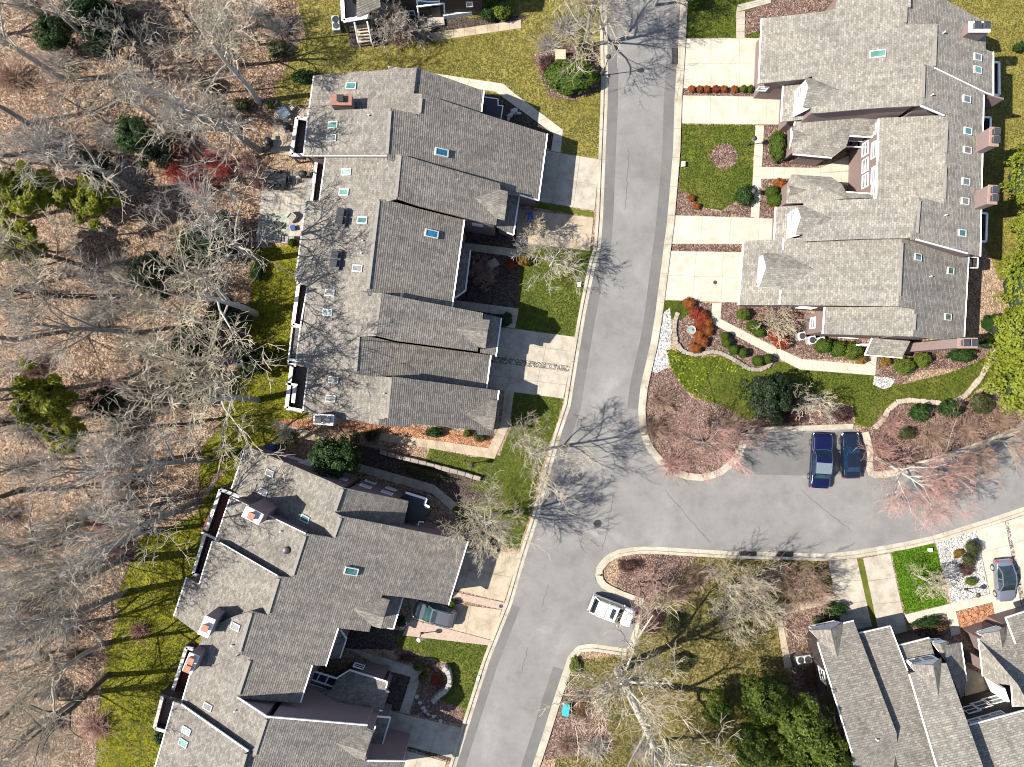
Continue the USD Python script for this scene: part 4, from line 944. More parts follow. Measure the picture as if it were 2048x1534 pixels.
# ---------------- right row
C = Row('townhouse_row', 'long pale-roofed row of townhouses on the right side of the street with white dormers', 'house', at=P(1740, 340, 0))
C.wall, C.shingle = 'east_wall', 'shingles_warm'
EC = slope((1894, 232), (1888, 408), 9.0, .40, (1960, 320))
def zC(p): return EC.hit(*p)[2]
hc1 = 9.6
PW1 = slope((1871, 47), (1868, 137), hc1, .38, (1530, 100))
W1 = C.roof([(1523, 37), (1640, 24), (1672, 18), (1678, -45), (1822, -45), (1822, 14), (1812, 13), (1810, 49), (1859, 47.5), (1871, 47), (1868, 139), (1848, 136), (1740, 143), (1626, 152), (1608, 158), (1517, 167)], PW1, cut=(.65, 0))
E1n = C.roof([(1822, -45), (1891, 0), (1966, 41), (1973, 66), (1868, 60), (1868, 47), (1810, 49), (1812, 12), (1822, 14)], slope((1812, 12), (1810, 49), PW1.hit(1811, 30)[2], .36, (1980, 30)))
E1 = C.roof([(1871, 47), (1973, 60), (1971, 99), (1986, 104), (1986, 191), (1971, 186), (1868, 136)], slope((1871, 47), (1868, 137), hc1, .40, (1980, 110)))
W2 = C.roof([(1626, 144), (1740, 135), (1848, 128), (1844, 211), (1740, 217), (1637, 226), (1622, 226)], slope((1848, 128), (1844, 211), (zC((1848, 128)) + zC((1844, 211))) / 2, .40, (1640, 180)))
C.roof([(1848, 128), (1868, 137), (1971, 187), (1967, 190), (1960, 513), (1935, 507), (1832, 479), (1822, 479), (1839, 394), (1888, 408), (1894, 230), (1844, 211)], EC)
W3 = C.roof([(1757, 236), (1894, 230), (1888, 408), (1839, 398), (1752, 400)], slope((1894, 232), (1888, 408), 9.0, .50, (1760, 320)), inset=.35)
W4 = C.roof([(1608, 402), (1839, 394), (1832, 476), (1719, 478), (1606, 483)], slope((1839, 394), (1832, 470), (zC((1839, 394)) + zC((1832, 470))) / 2, .40, (1620, 440)))
W5 = C.roof([(1567, 477), (1719, 472), (1804, 473), (1797, 613), (1700, 611.5), (1563, 610), (1559, 609)], slope((1804, 473), (1797, 613), 9.0, .40, (1580, 540)))
E5 = C.roof([(1804, 473), (1822, 477), (1835, 483), (1937, 511), (1928, 674), (1890, 680), (1826, 673), (1829, 617), (1797, 613)], slope((1804, 473), (1797, 613), 9.0, .52, (1930, 580)))
W6 = C.roof([(1649, 614), (1797, 614), (1829, 618), (1826, 673), (1645, 668)], slope((1829, 618), (1826, 673), E5.hit(1828, 645)[2], .38, (1660, 640)))
L2 = C.roof([(1566, 167), (1612, 160), (1628, 215), (1622, 237), (1562, 244)], slope((1566, 167), (1562, 244), 3.5, .42, (1540, 205)), cut=(.7, 0))
L4 = C.roof([(1551, 414), (1612, 410), (1612, 477), (1548, 479)], slope((1551, 414), (1548, 479), 3.5, .42, (1530, 445)), cut=(.7, 0))
L5 = C.roof([(1487, 482), (1572, 477), (1566, 610), (1477, 610)], slope((1487, 482), (1477, 610), 3.5, .42, (1460, 545)), cut=(.7, 0))
NW = Plane([P(1588, 242, 3.5), P(1586, 309, 3.5), P(1725, 234, 5.7)])
SE = Plane([P(1586, 309, 3.5), P(1663, 316, 3.5), P(1725, 234, 5.7)])
C.roof([(1590, 242), (1725, 234), (1586, 309), (1584, 292), (1588, 250)], NW)
C.roof([(1586, 309), (1663, 316), (1692, 294), (1699, 272), (1745, 275), (1757, 235.5), (1725, 234)], SE)
SW = Plane([P(1584, 349, 3.5), P(1576, 405, 3.5), P(1692, 397, 5.5)])
NE = Plane([P(1584, 349, 3.5), P(1662, 354, 3.5), P(1692, 397, 5.5)])
C.roof([(1584, 349), (1692, 397), (1612, 406), (1573, 407), (1576, 364)], SW)
C.roof([(1584, 349), (1662, 354), (1684, 369), (1692, 384), (1747, 388), (1752, 396), (1692, 397)], NE)
CA = Plane([P(1744, 676, 3.2), P(1820, 682, 3.2), P(1729, 710, 2.7)])
C.roof([(1744, 676), (1820.6, 682), (1804, 716), (1729, 710)], CA, inset=.9)
C.gutter(CA, [(1744, 676), (1729, 710), (1804, 716)], w=.09)
for args, lo, z in (((W2, (1682, 181), (1617, 172), (1609, 155), (1606, 214)), L2, 4), ((W4, (1664.5, 437), (1602, 434), (1594, 410.5), (1591, 469)), L4, 4), ((W5, (1630, 539), (1532.5, 533.5), (1525, 505.6), (1519, 573)), L5, 4), ((NW, (1621, 270), (1587, 270), (1583, 253), (1580, 296)), NW, 3), ((SW, (1614, 380), (1580, 380), (1576, 367), (1574.6, 402)), SW, 3)):
    inf = C.gablet(*args, drop=.95, fw='white_paint', lower=lo, zlow=lo.z(P(*args[3], 4)[:2]) - .3)
    C.front_windows(inf, 2, w=min(1.0, inf[5] / 2 - .3), h=min(1.0, (inf[3] - inf[4]) * .62), mat='window_pale')
for pl, pts in ((W1, [(1523, 37), (1517, 167)]), (L2, [(1566, 167), (1562, 244)]), (L4, [(1551, 414), (1548, 479)]), (L5, [(1487, 482), (1477, 610)]), (E1, [(1986, 104), (1986, 191)]), (EC, [(1967, 190), (1960, 513)]), (E5, [(1937, 510), (1928, 674)]), (E1, [(1868, 136), (1971, 186), (1986, 191)]), (EC, [(1842, 212), (1888, 231)]), (EC, [(1832, 479), (1935, 507)]), (W3, [(1757, 238), (1752, 397)]), (W5, [(1567, 477.6), (1566, 500)]), (W5, [(1561, 580), (1559, 608.5)]), (W6, [(1649, 614), (1645, 668)]), (NE, [(1692, 384), (1747, 388)]), (SE, [(1699, 272), (1745, 275), (1756, 240)]), (NW, [(1590, 242), (1588, 251)]), (SE, [(1586, 309), (1663, 316)])):
    C.gutter(pl, pts, w=.11)
for pl, a, b in ((E1, (1871, 50), (1868, 133)), (E1n, (1811, 15), (1810, 46)), (EC, (1847, 134), (1845, 196)), (EC, (1893, 242), (1890, 306)), (EC, (1890, 334), (1888, 398)), (EC, (1838, 402), (1833, 466)), (E5, (1803, 486), (1798, 592)), (E5, (1829, 628), (1827, 660))):
    C.vent(pl, a, b, w=.24, h=.12)
C.chimney(1960, 53, 9.4, 1.95, 1.0, rot=0, z0=0, cap='white_paint', flue='flue_metal')
C.chimney(1989, 273, 9.4, 1.75, .9, rot=1.52, z0=0, cap='brick_cap', flue='flue_metal')
C.chimney(1986, 389, 9.4, 1.75, .9, rot=1.52, z0=0, cap='brick_cap', flue='flue_metal')
C.chimney(1936, 686, 9.3, 1.8, .95, rot=0, z0=0, cap='brick_cap', flue='flue_metal')
C.skylight(W1, 1755, 108.6, 1.35, .68, 'skylight_mint', frame='white_trim')
for pl, x, y, gm in ((E1, 1953.5, 115, 'skylight_grey'), (E1, 1953.5, 140.5, 'skylight_mint'), (EC, 1931.6, 199, 'skylight_grey'), (EC, 1934, 263, 'skylight_teal'), (EC, 1933, 301, 'skylight_grey'), (EC, 1930, 364, 'skylight_grey'), (EC, 1928.5, 403, 'skylight_grey'), (EC, 1922.6, 466.5, 'skylight_teal'), (E5, 1834, 514.4, 'skylight_teal'), (E5, 1899.4, 542, 'skylight_teal'), (E5, 1894, 634, 'skylight_grey')):
    C.skylight(pl, x, y, .95, .65, gm, frame='railing_cap')
for pl, x, y in ((E1, 1886, 66.6), (EC, 1862, 191), (EC, 1889, 431), (E5, 1859, 553.5)): C.pipe(pl, x, y)
# west wall of the court, with its rows of windows
e = ((1757, 236), (1752, 400))
for y in (298, 331, 362):
    C.window(W3, e, 1731, y, 1.25, 1.1, mat='window_pale', inset=.35)
for y in (255, 300, 350, 382):
    C.window(W3, e, 1748, y, 1.5, .8, mat='window_pale', inset=.35)
for k in range(3):
    a = P(1693 + k * 16, 288, 2.7)
    C.add('glazing', box(a + [0, 0, 0], (1.0, .7, .08), 0), 'window_glass')
C.add('glazing_bar', bar(P(1684, 293, 2.75), P(1735, 294, 2.75), .12, .1), 'white_trim'); C.add('glazing_bar', bar(P(1690, 281, 2.75), P(1740, 283, 2.75), .12, .1), 'white_trim')
C.window(W1, ((1608, 158), (1517, 167)), 1525, 177, .9, .9)
C.window(W6, ((1649, 614), (1645, 668)), 1626, 646, 1.05, 1.1, mat='window_pale')
C.window(W5, ((1563, 610), (1700, 611.5)), 1612, 615, 1.6, 1.2, mat='window_pale')
C.window(W6, ((1826, 673), (1645, 668)), 1690, 676, 2.0, 1.3, mat='window_pale')
c = P(1722, 690, 1.2); C.add('door', box(c, (1.0, .12, 2.1)), 'tan_box'); C.add('door_frame', join([box(c + [k * .56, -.02, .05], (.1, .16, 2.2)) for k in (-1, 1)] + [box(c + [0, -.02, 1.16], (1.22, .16, .1))]), 'white_trim')
for pts, fl in (([(1985, 124), (1998, 125), (1998, 190), (1985, 190)], 3.6), ([(1966, 234), (1981, 235), (1981, 263), (1966, 263)], 3.6), ([(1961, 426), (1974, 427), (1972, 483), (1960, 483)], 3.4)):
    C.deck(pts, fl, 'grey_trim', posts=True); C.rail(pts, fl + 1.0, fl, .18, cap='white_trim', body='window_glass')
pts = [(1938, 514), (1956, 515), (1955, 536), (1937, 536)]; C.deck(pts, 3.0, 'grey_trim'); C.rail(pts, 3.9, 3.0, .08, cap='grey_trim')
c = np.array([P(1971, 186, 6.6), P(2008, 197, 6.6), P(1990, 210, 4.6)]); C.add('fin_wall', prism(ccw_idx(np.array([P(1970, 186, 6.6), P(2008, 196, 6.6), P(2008, 199, 6.6), P(1970, 190, 6.6)])), ccw_idx(np.array([P(1970, 186, 6.6), P(2008, 196, 6.6), P(2008, 199, 6.6), P(1970, 190, 6.6)])) * [1, 1, 0]), 'east_wall')

# ---------------- lower right row
D_ = Row('townhouse_row', 'row of grey-shingled townhouses in the lower right corner around a small court', 'house', at=P(1830, 1430, 0))
D_.wall = 'dark_wall'
tilt = lambda p: ((p[0], p[1]), (p[0] - 63, p[1] + 14))
def nslope(p, h, tan=.36): a, b = tilt(p); return slope(a, b, h, tan, (p[0] - 30, p[1] - 120))
PD1 = nslope((1707, 1241), 3.3)
D_.roof([(1644, 1262), (1686, 1246), (1707, 1241), (1793, 1466), (1704, 1506), (1635, 1285)], PD1, cut=(.1, -.6))
PD1b = Plane([PD1.hit(1704, 1506), PD1.hit(1793, 1466), PD1.hit(1749, 1486) + np.array([1.0, -4, -1.6])])
D_.roof([(1704, 1506), (1793, 1466), (1800, 1600), (1712, 1600)], PD1b)
PD2 = nslope((1780, 1252), 2.9)
D_.roof([(1718, 1266), (1780, 1252), (1818, 1349), (1896, 1600), (1812, 1600), (1786, 1483)], PD2, cut=(.1, -.6))
PD3 = nslope((1880, 1327), 5.0)
D_.roof([(1818, 1348), (1880, 1327), (1893, 1327), (1990, 1600), (1893, 1600)], PD3, 'shingles_warm')
PL = nslope((1856, 1275), 3.0)
D_.roof([(1795, 1291), (1858, 1275), (1870, 1312), (1875, 1326), (1815, 1342)], PL)
EX = slope((1922, 1285), (1933, 1362), 2.9, .45, (1950, 1320))
D_.roof([(1895, 1290), (1922, 1285), (1933, 1362), (1922, 1396), (1893, 1330)], EX, 'shingles')
PD6 = slope((1938, 1450), (2048, 1420), 5.2, .36, (1960, 1300))
D_.roof([(1938, 1450), (2110, 1403), (2160, 1600), (1985, 1600)], PD6, 'shingles_warm')
ra, rb = (1957, 1277), (2033, 1410)
zr = 5.2
SW4 = Plane([P(*ra, 3.4), P(*rb, zr + 1.2), P(1965, 1352, 3.0)])
NE4 = Plane([P(*ra, 3.4), P(*rb, zr + 1.2), P(2031, 1288, 3.6)])
D_.roof([(1957, 1277), (2035, 1368), (2060, 1413), (2026, 1414), (2023, 1371), (1995.6, 1367), (1965.5, 1352)], SW4, 'shingles_warm', wallmat='east_wall')
D_.roof([(1957, 1277), (2004, 1255), (2012, 1255), (2031, 1288), (2060, 1380), (2060, 1413), (2035, 1368)], NE4, 'shingles_warm', wallmat='east_wall')
P5 = nslope((2048, 1223), 3.4)
D_.roof([(2011, 1235), (2048, 1223), (2110, 1205), (2160, 1330), (2048, 1340), (2031, 1288)], P5, wallmat='east_wall', cut=(.1, -.8))
for pl, pts in ((PD1, [(1686, 1246), (1707, 1241)]), (PD1, [(1635, 1285), (1704, 1506)]), (PD2, [(1718, 1266), (1780, 1252)]), (PD3, [(1818, 1348), (1893, 1598)]), (PL, [(1795, 1291), (1858, 1275)]), (EX, [(1922, 1285), (1933, 1362)]), (PD6, [(1938, 1450), (2108, 1404)]), (P5, [(2031, 1288), (2011, 1235), (2048, 1223), (2108, 1206)]), (SW4, [(1957, 1277), (1965.5, 1352)]), (SW4, [(2023, 1371), (2026, 1413)]), (PD2, [(1780, 1252), (1815, 1342)])):
    D_.gutter(pl, pts, w=.1)
for pl, ap, pk, f0, f1, lo, zl in ((PD1, (1675, 1318), (1661, 1259), (1620, 1260), (1686, 1245), PD1, 2.2), (PD3, (1877, 1394), (1866, 1330), (1822, 1328), (1882, 1316), PL, 3.6), (PL, (1896, 1326), (1880, 1288), (1866, 1284), (1897, 1283), PL, 2.4)):
    inf = D_.gablet(pl, ap, pk, f0, f1, drop=1.0 if f1[0] - f0[0] > 50 else .6, fw='white_paint', zlow=zl)
    D_.front_windows(inf, 2, w=min(1.2, inf[5] / 2 - .35), h=.9, mat='window_glass', zc=inf[3] - .75)
inf = D_.gablet(NE4, (2005, 1300), (1999, 1262), (1958, 1268), (2010, 1253), drop=.7, fw='white_paint', zlow=2.4); D_.front_windows(inf, 2, w=.9, h=.8, mat='window_pale')
for x, y, w in ((1942, 1419, 1.3), (1963, 1410, 1.5), (1986, 1401, 1.6)):
    D_.window(PD6, ((1938, 1450), (2048, 1420)), x, y, w, 1.2)
for x, y in ((1951, 1443), (1972, 1437), (1996, 1430)):
    D_.window(PD6, ((1938, 1450), (2048, 1420)), x, y, 1.2, .9, mat='window_pale')
D_.window(PD1, ((1635, 1285), (1704, 1506)), 1645, 1350, 1.4, 1.2)
D_.pipe(PD1, 1752, 1478)
pts = [(1668, 1432), (1682, 1428), (1708, 1500), (1690, 1506)]; D_.deck(pts, 2.6, 'deck_wood'); D_.rail([(1684, 1430), (1668, 1434), (1690, 1506)], 3.6, 2.6, .14, cap='white_trim')
D_.add('court_floor', slab(px_poly([(1922, 1330), (1970, 1350), (2000, 1400), (1935, 1440)]), 0, .07), 'concrete_tan')
D_.add('court_wall', box([*XY(1996, 1388, 1.5), 1.5], (.2, 2.6, 3.0), .35), 'white_trim')

# ---------------- north house
F = Row('house', 'dark brown house at the top edge with white-framed windows and a deck', 'house', at=P(850, 0, 0))
fb = [(752, 34), (962, 28)]
PF = slope((748, -18), (975, -22), 6.2, .42, (850, 60))
a0, a1 = XY(752, 38, 0), XY(965, 30, 0)
F.add('wall', slab([a0, a1, a1 + [-.3, 9], a0 + [-.3, 9]], 0, 6.0), 'dark_wall')
q = np.array([[*(a0 + [-.4, -.4]), 6.0], [*(a1 + [.4, -.4]), 6.0], [*(a1 + [.2, 9]), 9.0], [*(a0 + [-.6, 9]), 9.0]])
vv, ff = prism(q, q - [0, 0, .18]); F.add('roof', (vv, ff), 'shingles', uv=vv[:, :2])
F.add('wall', slab([XY(718, 33, 0), XY(756, 24, 0), XY(757, -80, 0), XY(714, -80, 0)], 0, 4.2), 'dark_wall')
RL = Plane([P(712, 33, 4.4), P(760, 12, 4.4), P(720, -60, 5.4)])
F.roof([(713, 32), (722, 32), (761, 14), (756, -60), (714, -60)], RL, wall=False)
t_ = (a1 - a0) / np.linalg.norm(a1 - a0); n_ = np.array([t_[1], -t_[0]])
def fwin(px, py, w, h, mat='window_glass'):
    dd = np.array([(px - 1024) / FPX, -(py - 767) / FPX]); k = np.dot(n_, a0) / np.dot(n_, dd)
    F.window_at(np.array([dd[0] * k, dd[1] * k, CAM_H - k]), np.array([*t_, 0]), np.array([*n_, 0]), w, h, mat)
for x, y, w, h, m in ((820, 29, 1.0, 1.6, 'skylight_blue'), (856, 2, 2.2, 1.4, 'skylight_blue'), (939, 8, .6, .8, 'window_glass'), (755, 40, 1.1, 1.2, 'window_pale')):
    fwin(x, y, w, h, m)
F.add('porch', slab(px_poly([(838, 26), (885, 20), (890, 52), (840, 60)]), 0, .3), 'concrete')
F.add('porch_frame', join([bar(P(835, 12, 2.5), P(838, 38, .3), .12, .12), bar(P(888, 6, 2.5), P(889, 30, .3), .12, .12), bar(P(833, 14, 2.6), P(889, 6, 2.6), .14, .14)]), 'white_trim')
F.add('door', box([*(XY(872, 26, 1.0)), 1.05], (.95, .12, 2.1)), 'dark_metal')
F.deck([(686, 42), (738, 34), (734, -60), (680, -60)], 2.4, 'stair_wood'); F.rail([(681, -60), (687, 42), (738, 33)], 3.4, 2.4, .36, cap='white_trim')
for k in range(6):
    y0 = 48 + k * 6.5; z = 2.3 - k * .38
    F.add('step', box([*XY(724 + k * 1.2, y0, z), z - .05], (1.35, .36, .1), .1), 'stair_wood')
for x0, x1 in ((709, 716), (735, 743)):
    F.add('stair_rail', bar(P(x0, 46, 3.3), P(x1, 84, 1.1), .12, .14), 'white_trim')
    F.add('stair_post', join([box([*XY(x1, 84, 1.0), .5], (.12, .12, 1.1)), box([*XY(x0, 46, 3.0), 1.6], (.12, .12, 3.2))]), 'white_trim')
F.add('planter_wall', slab(px_poly([(886, 34), (948, 25), (950, 30), (888, 39)]), 0, .7), 'grey_trim')
# ------------------------------------------------------------ plants
def bare_tree(seed, H, spread, trunk_r, kids=(9, 6, 5, 4), first=.32, up=.35, tw=.018, stems=1, wood='bark_grey', twig='twig_grey', lean=0.0):
    """A leafless tree: trunk and limbs in one part, twigs in another."""
    def build():
        rg = np.random.default_rng(seed)
        big, small = [], []
        def grow(p, d, L, r, lev):
            n = 5 if lev < 3 else 4
            pts = [p]
            dd = d.copy()
            for k in range(n - 1):
                dd = dd + rg.normal(0, .17 if lev else .05, 3) + np.array([0, 0, up * .12 if lev else .03])
                dd /= np.linalg.norm(dd)
                pts.append(pts[-1] + dd * L / (n - 1))
            pts = np.array(pts)
            r1 = max(r * (.35 if lev else .3), tw * .75)
            (big if lev < 2 else small).append((pts, np.linspace(r, r1, n)))
            if lev >= len(kids):
                return
            for k in range(kids[lev]):
                f = first + (1 - first) * (k + rg.uniform(.2, .9)) / kids[lev] if lev == 0 else rg.uniform(.25, 1.0)
                f = min(f, .995)
                i = min(int(f * (n - 1)), n - 2); u = f * (n - 1) - i
                q = pts[i] * (1 - u) + pts[i + 1] * u
                ax = pts[i + 1] - pts[i]; ax /= np.linalg.norm(ax)
                v = rg.normal(0, 1, 3)
                if lev == 0:
                    a = k * 2.4 + rg.uniform(-.5, .5); v = np.array([math.cos(a), math.sin(a), 0])
                v -= ax * np.dot(v, ax); v /= np.linalg.norm(v)
                ang = rg.uniform(.5, 1.0) if lev else rg.uniform(.6, 1.05) * (1.15 - .45 * f)
                nd = ax * math.cos(ang) + v * math.sin(ang)
                nd[2] += up * .5; nd /= np.linalg.norm(nd)
                if lev == 0: Lk = spread * rg.uniform(.8, 1.15) * (1.1 - .5 * (f - first) / (1 - first))
                else: Lk = L * rg.uniform(.38, .62)
                rk = max((r + (r1 - r) * f) * rg.uniform(.42, .6), tw)
                grow(q, nd, Lk, rk, lev + 1)
        for s in range(stems):
            a = s * 2 * math.pi / max(1, stems) + seed
            d = np.array([math.cos(a), math.sin(a), 0]) * (.32 if stems > 1 else lean) + [0, 0, 1.0]
            d /= np.linalg.norm(d)
            off = np.array([math.cos(a), math.sin(a), 0]) * (trunk_r if stems > 1 else 0)
            grow(off + np.array([0, 0, -.1]), d, H * .72 * (1 if stems == 1 else rg.uniform(.8, 1.05)), trunk_r, 0)
        return [('trunk', tubes(big, 6), wood, True), ('twigs', tubes(small, 3), twig, False)]
    return build

def leaves(rg, pts, nrm, size, long=1.0, rough=.55):
    """One quad leaf at each point, roughly facing along nrm."""
    n = len(pts)
    nn = nrm + rg.normal(0, rough, (n, 3)); nn /= np.linalg.norm(nn, axis=1, keepdims=True)
    a = np.cross(nn, rg.normal(0, 1, (n, 3))); a /= np.linalg.norm(a, axis=1, keepdims=True)
    b = np.cross(nn, a)
    s = size * rg.uniform(.7, 1.3, (n, 1))
    v = np.stack([pts - a * s * long * .5, pts - b * s * .32, pts + a * s * long * .5 + nn * s * .08, pts + b * s * .32], 1).reshape(-1, 3)
    i = np.arange(n) * 4
    return v, np.vstack([np.c_[i, i + 1, i + 2], np.c_[i, i + 2, i + 3]])

def crown(seed, n, size, clumps=40, r=(1, 1, 1), c=(0, 0, 1), flat=0.0, clump_r=.28, mat='leaf_holly', core=.72, trunk=None, long=1.0, shell=.55, lump=.25, core_mat=None):
    """Foliage: leaves gathered in clumps through an uneven crown."""
    def build():
        rg = np.random.default_rng(seed)
        d = rg.normal(0, 1, (clumps, 3)); d /= np.linalg.norm(d, axis=1, keepdims=True)
        d[:, 2] = np.where(d[:, 2] < -.35, -d[:, 2], d[:, 2])
        rad = rg.uniform(shell, 1.0, (clumps, 1)) * (1 + lump * (2 * noise(d * 1.9 + seed, seed) - 1))[:, None]
        cen = d * rad
        k = rg.integers(0, clumps, n)
        off = rg.normal(0, 1, (n, 3)); off /= np.linalg.norm(off, axis=1, keepdims=True); off *= rg.uniform(.35, 1, (n, 1)) ** .5 * clump_r
        p = cen[k] + off
        nr = off * .8 + p * .6; nr /= np.linalg.norm(nr, axis=1, keepdims=True); nr[:, 2] += .35
        P_ = p * np.asarray(r) + np.asarray(c)
        ok = P_[:, 2] > .03
        out = [('crown', leaves(rg, P_[ok], nr[ok], size, long), mat, False)]
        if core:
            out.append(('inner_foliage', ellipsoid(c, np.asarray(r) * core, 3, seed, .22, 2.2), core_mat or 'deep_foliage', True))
        if trunk:
            h, tr = trunk
            out.append(('trunk', tubes([(np.array([[0, 0, -.1], [.02, .03, h * .5], [0, 0, h]]), np.array([tr, tr * .8, tr * .4]))], 7), 'bark_dark', True))
        return out
    return build
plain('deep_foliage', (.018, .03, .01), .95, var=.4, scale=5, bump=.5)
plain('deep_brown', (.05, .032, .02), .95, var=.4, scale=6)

def twig_shrub(seed, n, R, H, twig='twig_brown', tw=.012):
    def build():
        rg = np.random.default_rng(seed); ls = []
        for _ in range(n):
            a = rg.uniform(0, 6.28); t = rg.uniform(.1, 1.05)
            d = np.array([math.cos(a) * math.sin(t), math.sin(a) * math.sin(t), math.cos(t) * H / R]); L = R * rg.uniform(.6, 1.1)
            p = [np.array([math.cos(a), math.sin(a), 0]) * .1 * R * rg.uniform(0, 1)]
            for k in range(4):
                d = d + rg.normal(0, .18, 3); p.append(p[-1] + d * L / 4)
            p = np.array(p); p[:, 2] = np.maximum(p[:, 2], .02); ls.append((p, np.linspace(tw * 1.5, tw * .7, 5)))
            for _k in range(3):
                q = p[rg.integers(1, 4)]; e = d + rg.normal(0, .6, 3); e /= np.linalg.norm(e)
                w = np.array([q, q + e * L * .2, q + e * L * .38 + rg.normal(0, .04, 3)]); w[:, 2] = np.maximum(w[:, 2], .02); ls.append((w, np.linspace(tw, tw * .7, 3)))
        return [('stems', tubes(ls, 3), twig, False)]
    return build

rnd = random.Random(12)
# tall bare trees of the wood and the back gardens; foot of the trunk on the survey grid, height factor
WOOD = [bare_tree(100 + k, 17.5, 5.6, .30, (10, 6, 4, 3), .4, .45, .021, wood=['bark_grey', 'bark_dark', 'bark_grey', 'bark_pale'][k], twig=['twig_grey', 'twig_tan', 'twig_grey', 'twig_tan'][k]) for k in range(4)]
SLIM = [bare_tree(120 + k, 12.0, 3.6, .15, (8, 5, 4, 2), .4, .45, .02, wood='bark_grey', twig=['twig_grey', 'twig_brown', 'twig_tan'][k]) for k in range(3)]
feet = [(275, 382, 0, 1.05), (195, 543, 1, 1.0), (192, 594, 1, 1.05), (270, 667, 2, 1.0), (108, 783, 0, 1.0), (100, 850, 1, .9), (285, 930, 2, .95), (172, 1046, 0, 1.0), (205, 1120, 1, 1.0), (120, 1258, 2, 1.0), (205, 1288, 3, 1.0),
        (170, 1390, 0, .95), (60, 1390, 1, 1.0), (190, 90, 0, 1.0), (130, 160, 3, 1.1), (60, 250, 2, 1.0), (330, 250, 3, .9), (45, 440, 1, 1.05), (30, 680, 0, 1.0), (40, 980, 1, 1.0), (60, 1140, 3, 1.0), (400, 640, 3, .8), (330, 575, 2, .85),
        (365, 850, 1, .75), (310, 1010, 2, .75), (420, 330, 1, .7), (480, 130, 2, .7), (400, 60, 1, .75), (512, 628, 3, 1.25), (515, 520, 2, 1.2), (500, 715, 1, 1.25), (520, 300, 2, 1.2), (518, 205, 3, 1.1), (515, 800, 3, 1.15), (415, 920, 2, 1.15), (393, 1003, 0, 1.15), (283, 1062, 3, 1.15), (250, 1115, 0, 1.15), (240, 1190, 2, 1.2), (215, 1350, 1, 1.1), (-60, 320, 0, 1.05), (-70, 600, 1, 1.0), (-90, 860, 2, 1.0), (-70, 1120, 3, 1.0), (-60, 1330, 0, 1.0), (-110, 1230, 1, 1.0), (-80, 80, 2, 1.0)]
for x, y, k, s in feet:
    place(f'wood{k}', WOOD[k], 'bare_tree', P(x, y), rnd.uniform(0, 360), s * rnd.uniform(.94, 1.04), f'tall leafless wood tree {where(x, y)}', 'tree', 'bare trees of the wood')
slim = [(230, 470), (330, 770), (250, 1000), (370, 430), (220, 250), (110, 40), (330, 130), (420, 190), (90, 920), (90, 1320), (255, 1180), (350, 700), (20, 330), (10, 800), (450, 60), (520, 90)]
for i, (x, y) in enumerate(slim):
    place(f'slim{i % 3}', SLIM[i % 3], 'bare_tree', P(x, y), rnd.uniform(0, 360), rnd.uniform(.7, 1.1), f'thin leafless wood tree {where(x, y)}', 'tree', 'thin bare trees of the wood')

# street and garden trees, each of its own shape
def one_tree(x, y, build, label, rot=0, s=1.0, name='bare_tree', cat='tree', group=None):
    place(f'own{x}_{y}', build, name, P(x, y), rot, s, label, cat, group)
one_tree(1240, 1350, bare_tree(7, 20, 7.5, .48, (10, 7, 5, 4), .42, .4, .024, stems=2, wood='bark_pale', twig='twig_tan'), 'big leafless tree with a leaning double trunk in the patchy yard', 75)
one_tree(1062, 905, bare_tree(21, 12.5, 4.6, .2, (10, 7, 5, 4), .25, .5, .014, wood='bark_grey', twig='twig_tan'), 'leafless street tree on the lawn between the left rows, the upper of two')
one_tree(985, 1026, bare_tree(22, 12.5, 5.0, .22, (12, 8, 6, 4), .18, .45, .014, wood='bark_pale', twig='twig_tan'), 'dense tan leafless tree beside the driveway of the lower left row')
one_tree(1392, 882, bare_tree(23, 8, 4.9, .2, (12, 7, 5, 4), .15, .4, .014, wood='bark_grey', twig='twig_pink'), 'wide leafless tree with pink twigs on the street corner')
one_tree(1752, 915, bare_tree(24, 9.5, 5.4, .22, (11, 8, 6, 4), .2, .3, .015, wood='bark_pale', twig='twig_pink', lean=.35), 'leafless tree with pink twig tips leaning over the side street right of the parked cars', 0)
one_tree(1880, 905, bare_tree(25, 5.5, 3.6, .14, (10, 7, 5, 4), .15, .3, .013, wood='bark_grey', twig='twig_brown'), 'low brown leafless tree on the island by the side street')
one_tree(1277, 1163, bare_tree(26, 6.0, 2.6, .13, (9, 6, 5, 4), .2, .3, .013, wood='bark_dark', twig='twig_pink'), 'small dark-stemmed leafless tree at the nose of the traffic island')
one_tree(1456, 1176, bare_tree(27, 6.5, 3.8, .1, (7, 6, 5, 4), .2, .4, .013, stems=5, wood='bark_pale', twig='twig_tan'), 'multi-stemmed pale shrub tree in the patchy yard')
one_tree(1590, 1165, bare_tree(28, 4.5, 2.6, .09, (7, 6, 5, 3), .2, .4, .012, stems=4, wood='bark_grey', twig='twig_brown'), 'multi-stemmed brown shrub tree beside a driveway')
one_tree(1075, 470, bare_tree(29, 4.0, 1.9, .1, (10, 7, 5, 3), .15, .3, .014, wood='bark_pale', twig='twig_tan'), 'small bleached leafless tree beside the second driveway')
one_tree(1100, 532, bare_tree(30, 5.6, 3.6, .13, (10, 6, 5, 4), .25, .2, .014, wood='bark_pale', twig='twig_grey'), 'pale leafless street tree spreading over the kerb at the middle of the left row')
one_tree(1172, 92, bare_tree(31, 12.5, 6.2, .26, (12, 8, 6, 4), .2, .35, .015, wood='bark_grey', twig='twig_tan'), 'wide leafless tree over the street at the top of the picture')
one_tree(1310, 10, bare_tree(37, 8, 3.6, .18, (10, 7, 5, 4), .25, .35, .014, wood='bark_grey', twig='twig_grey'), 'leafless tree at the top right of the street')
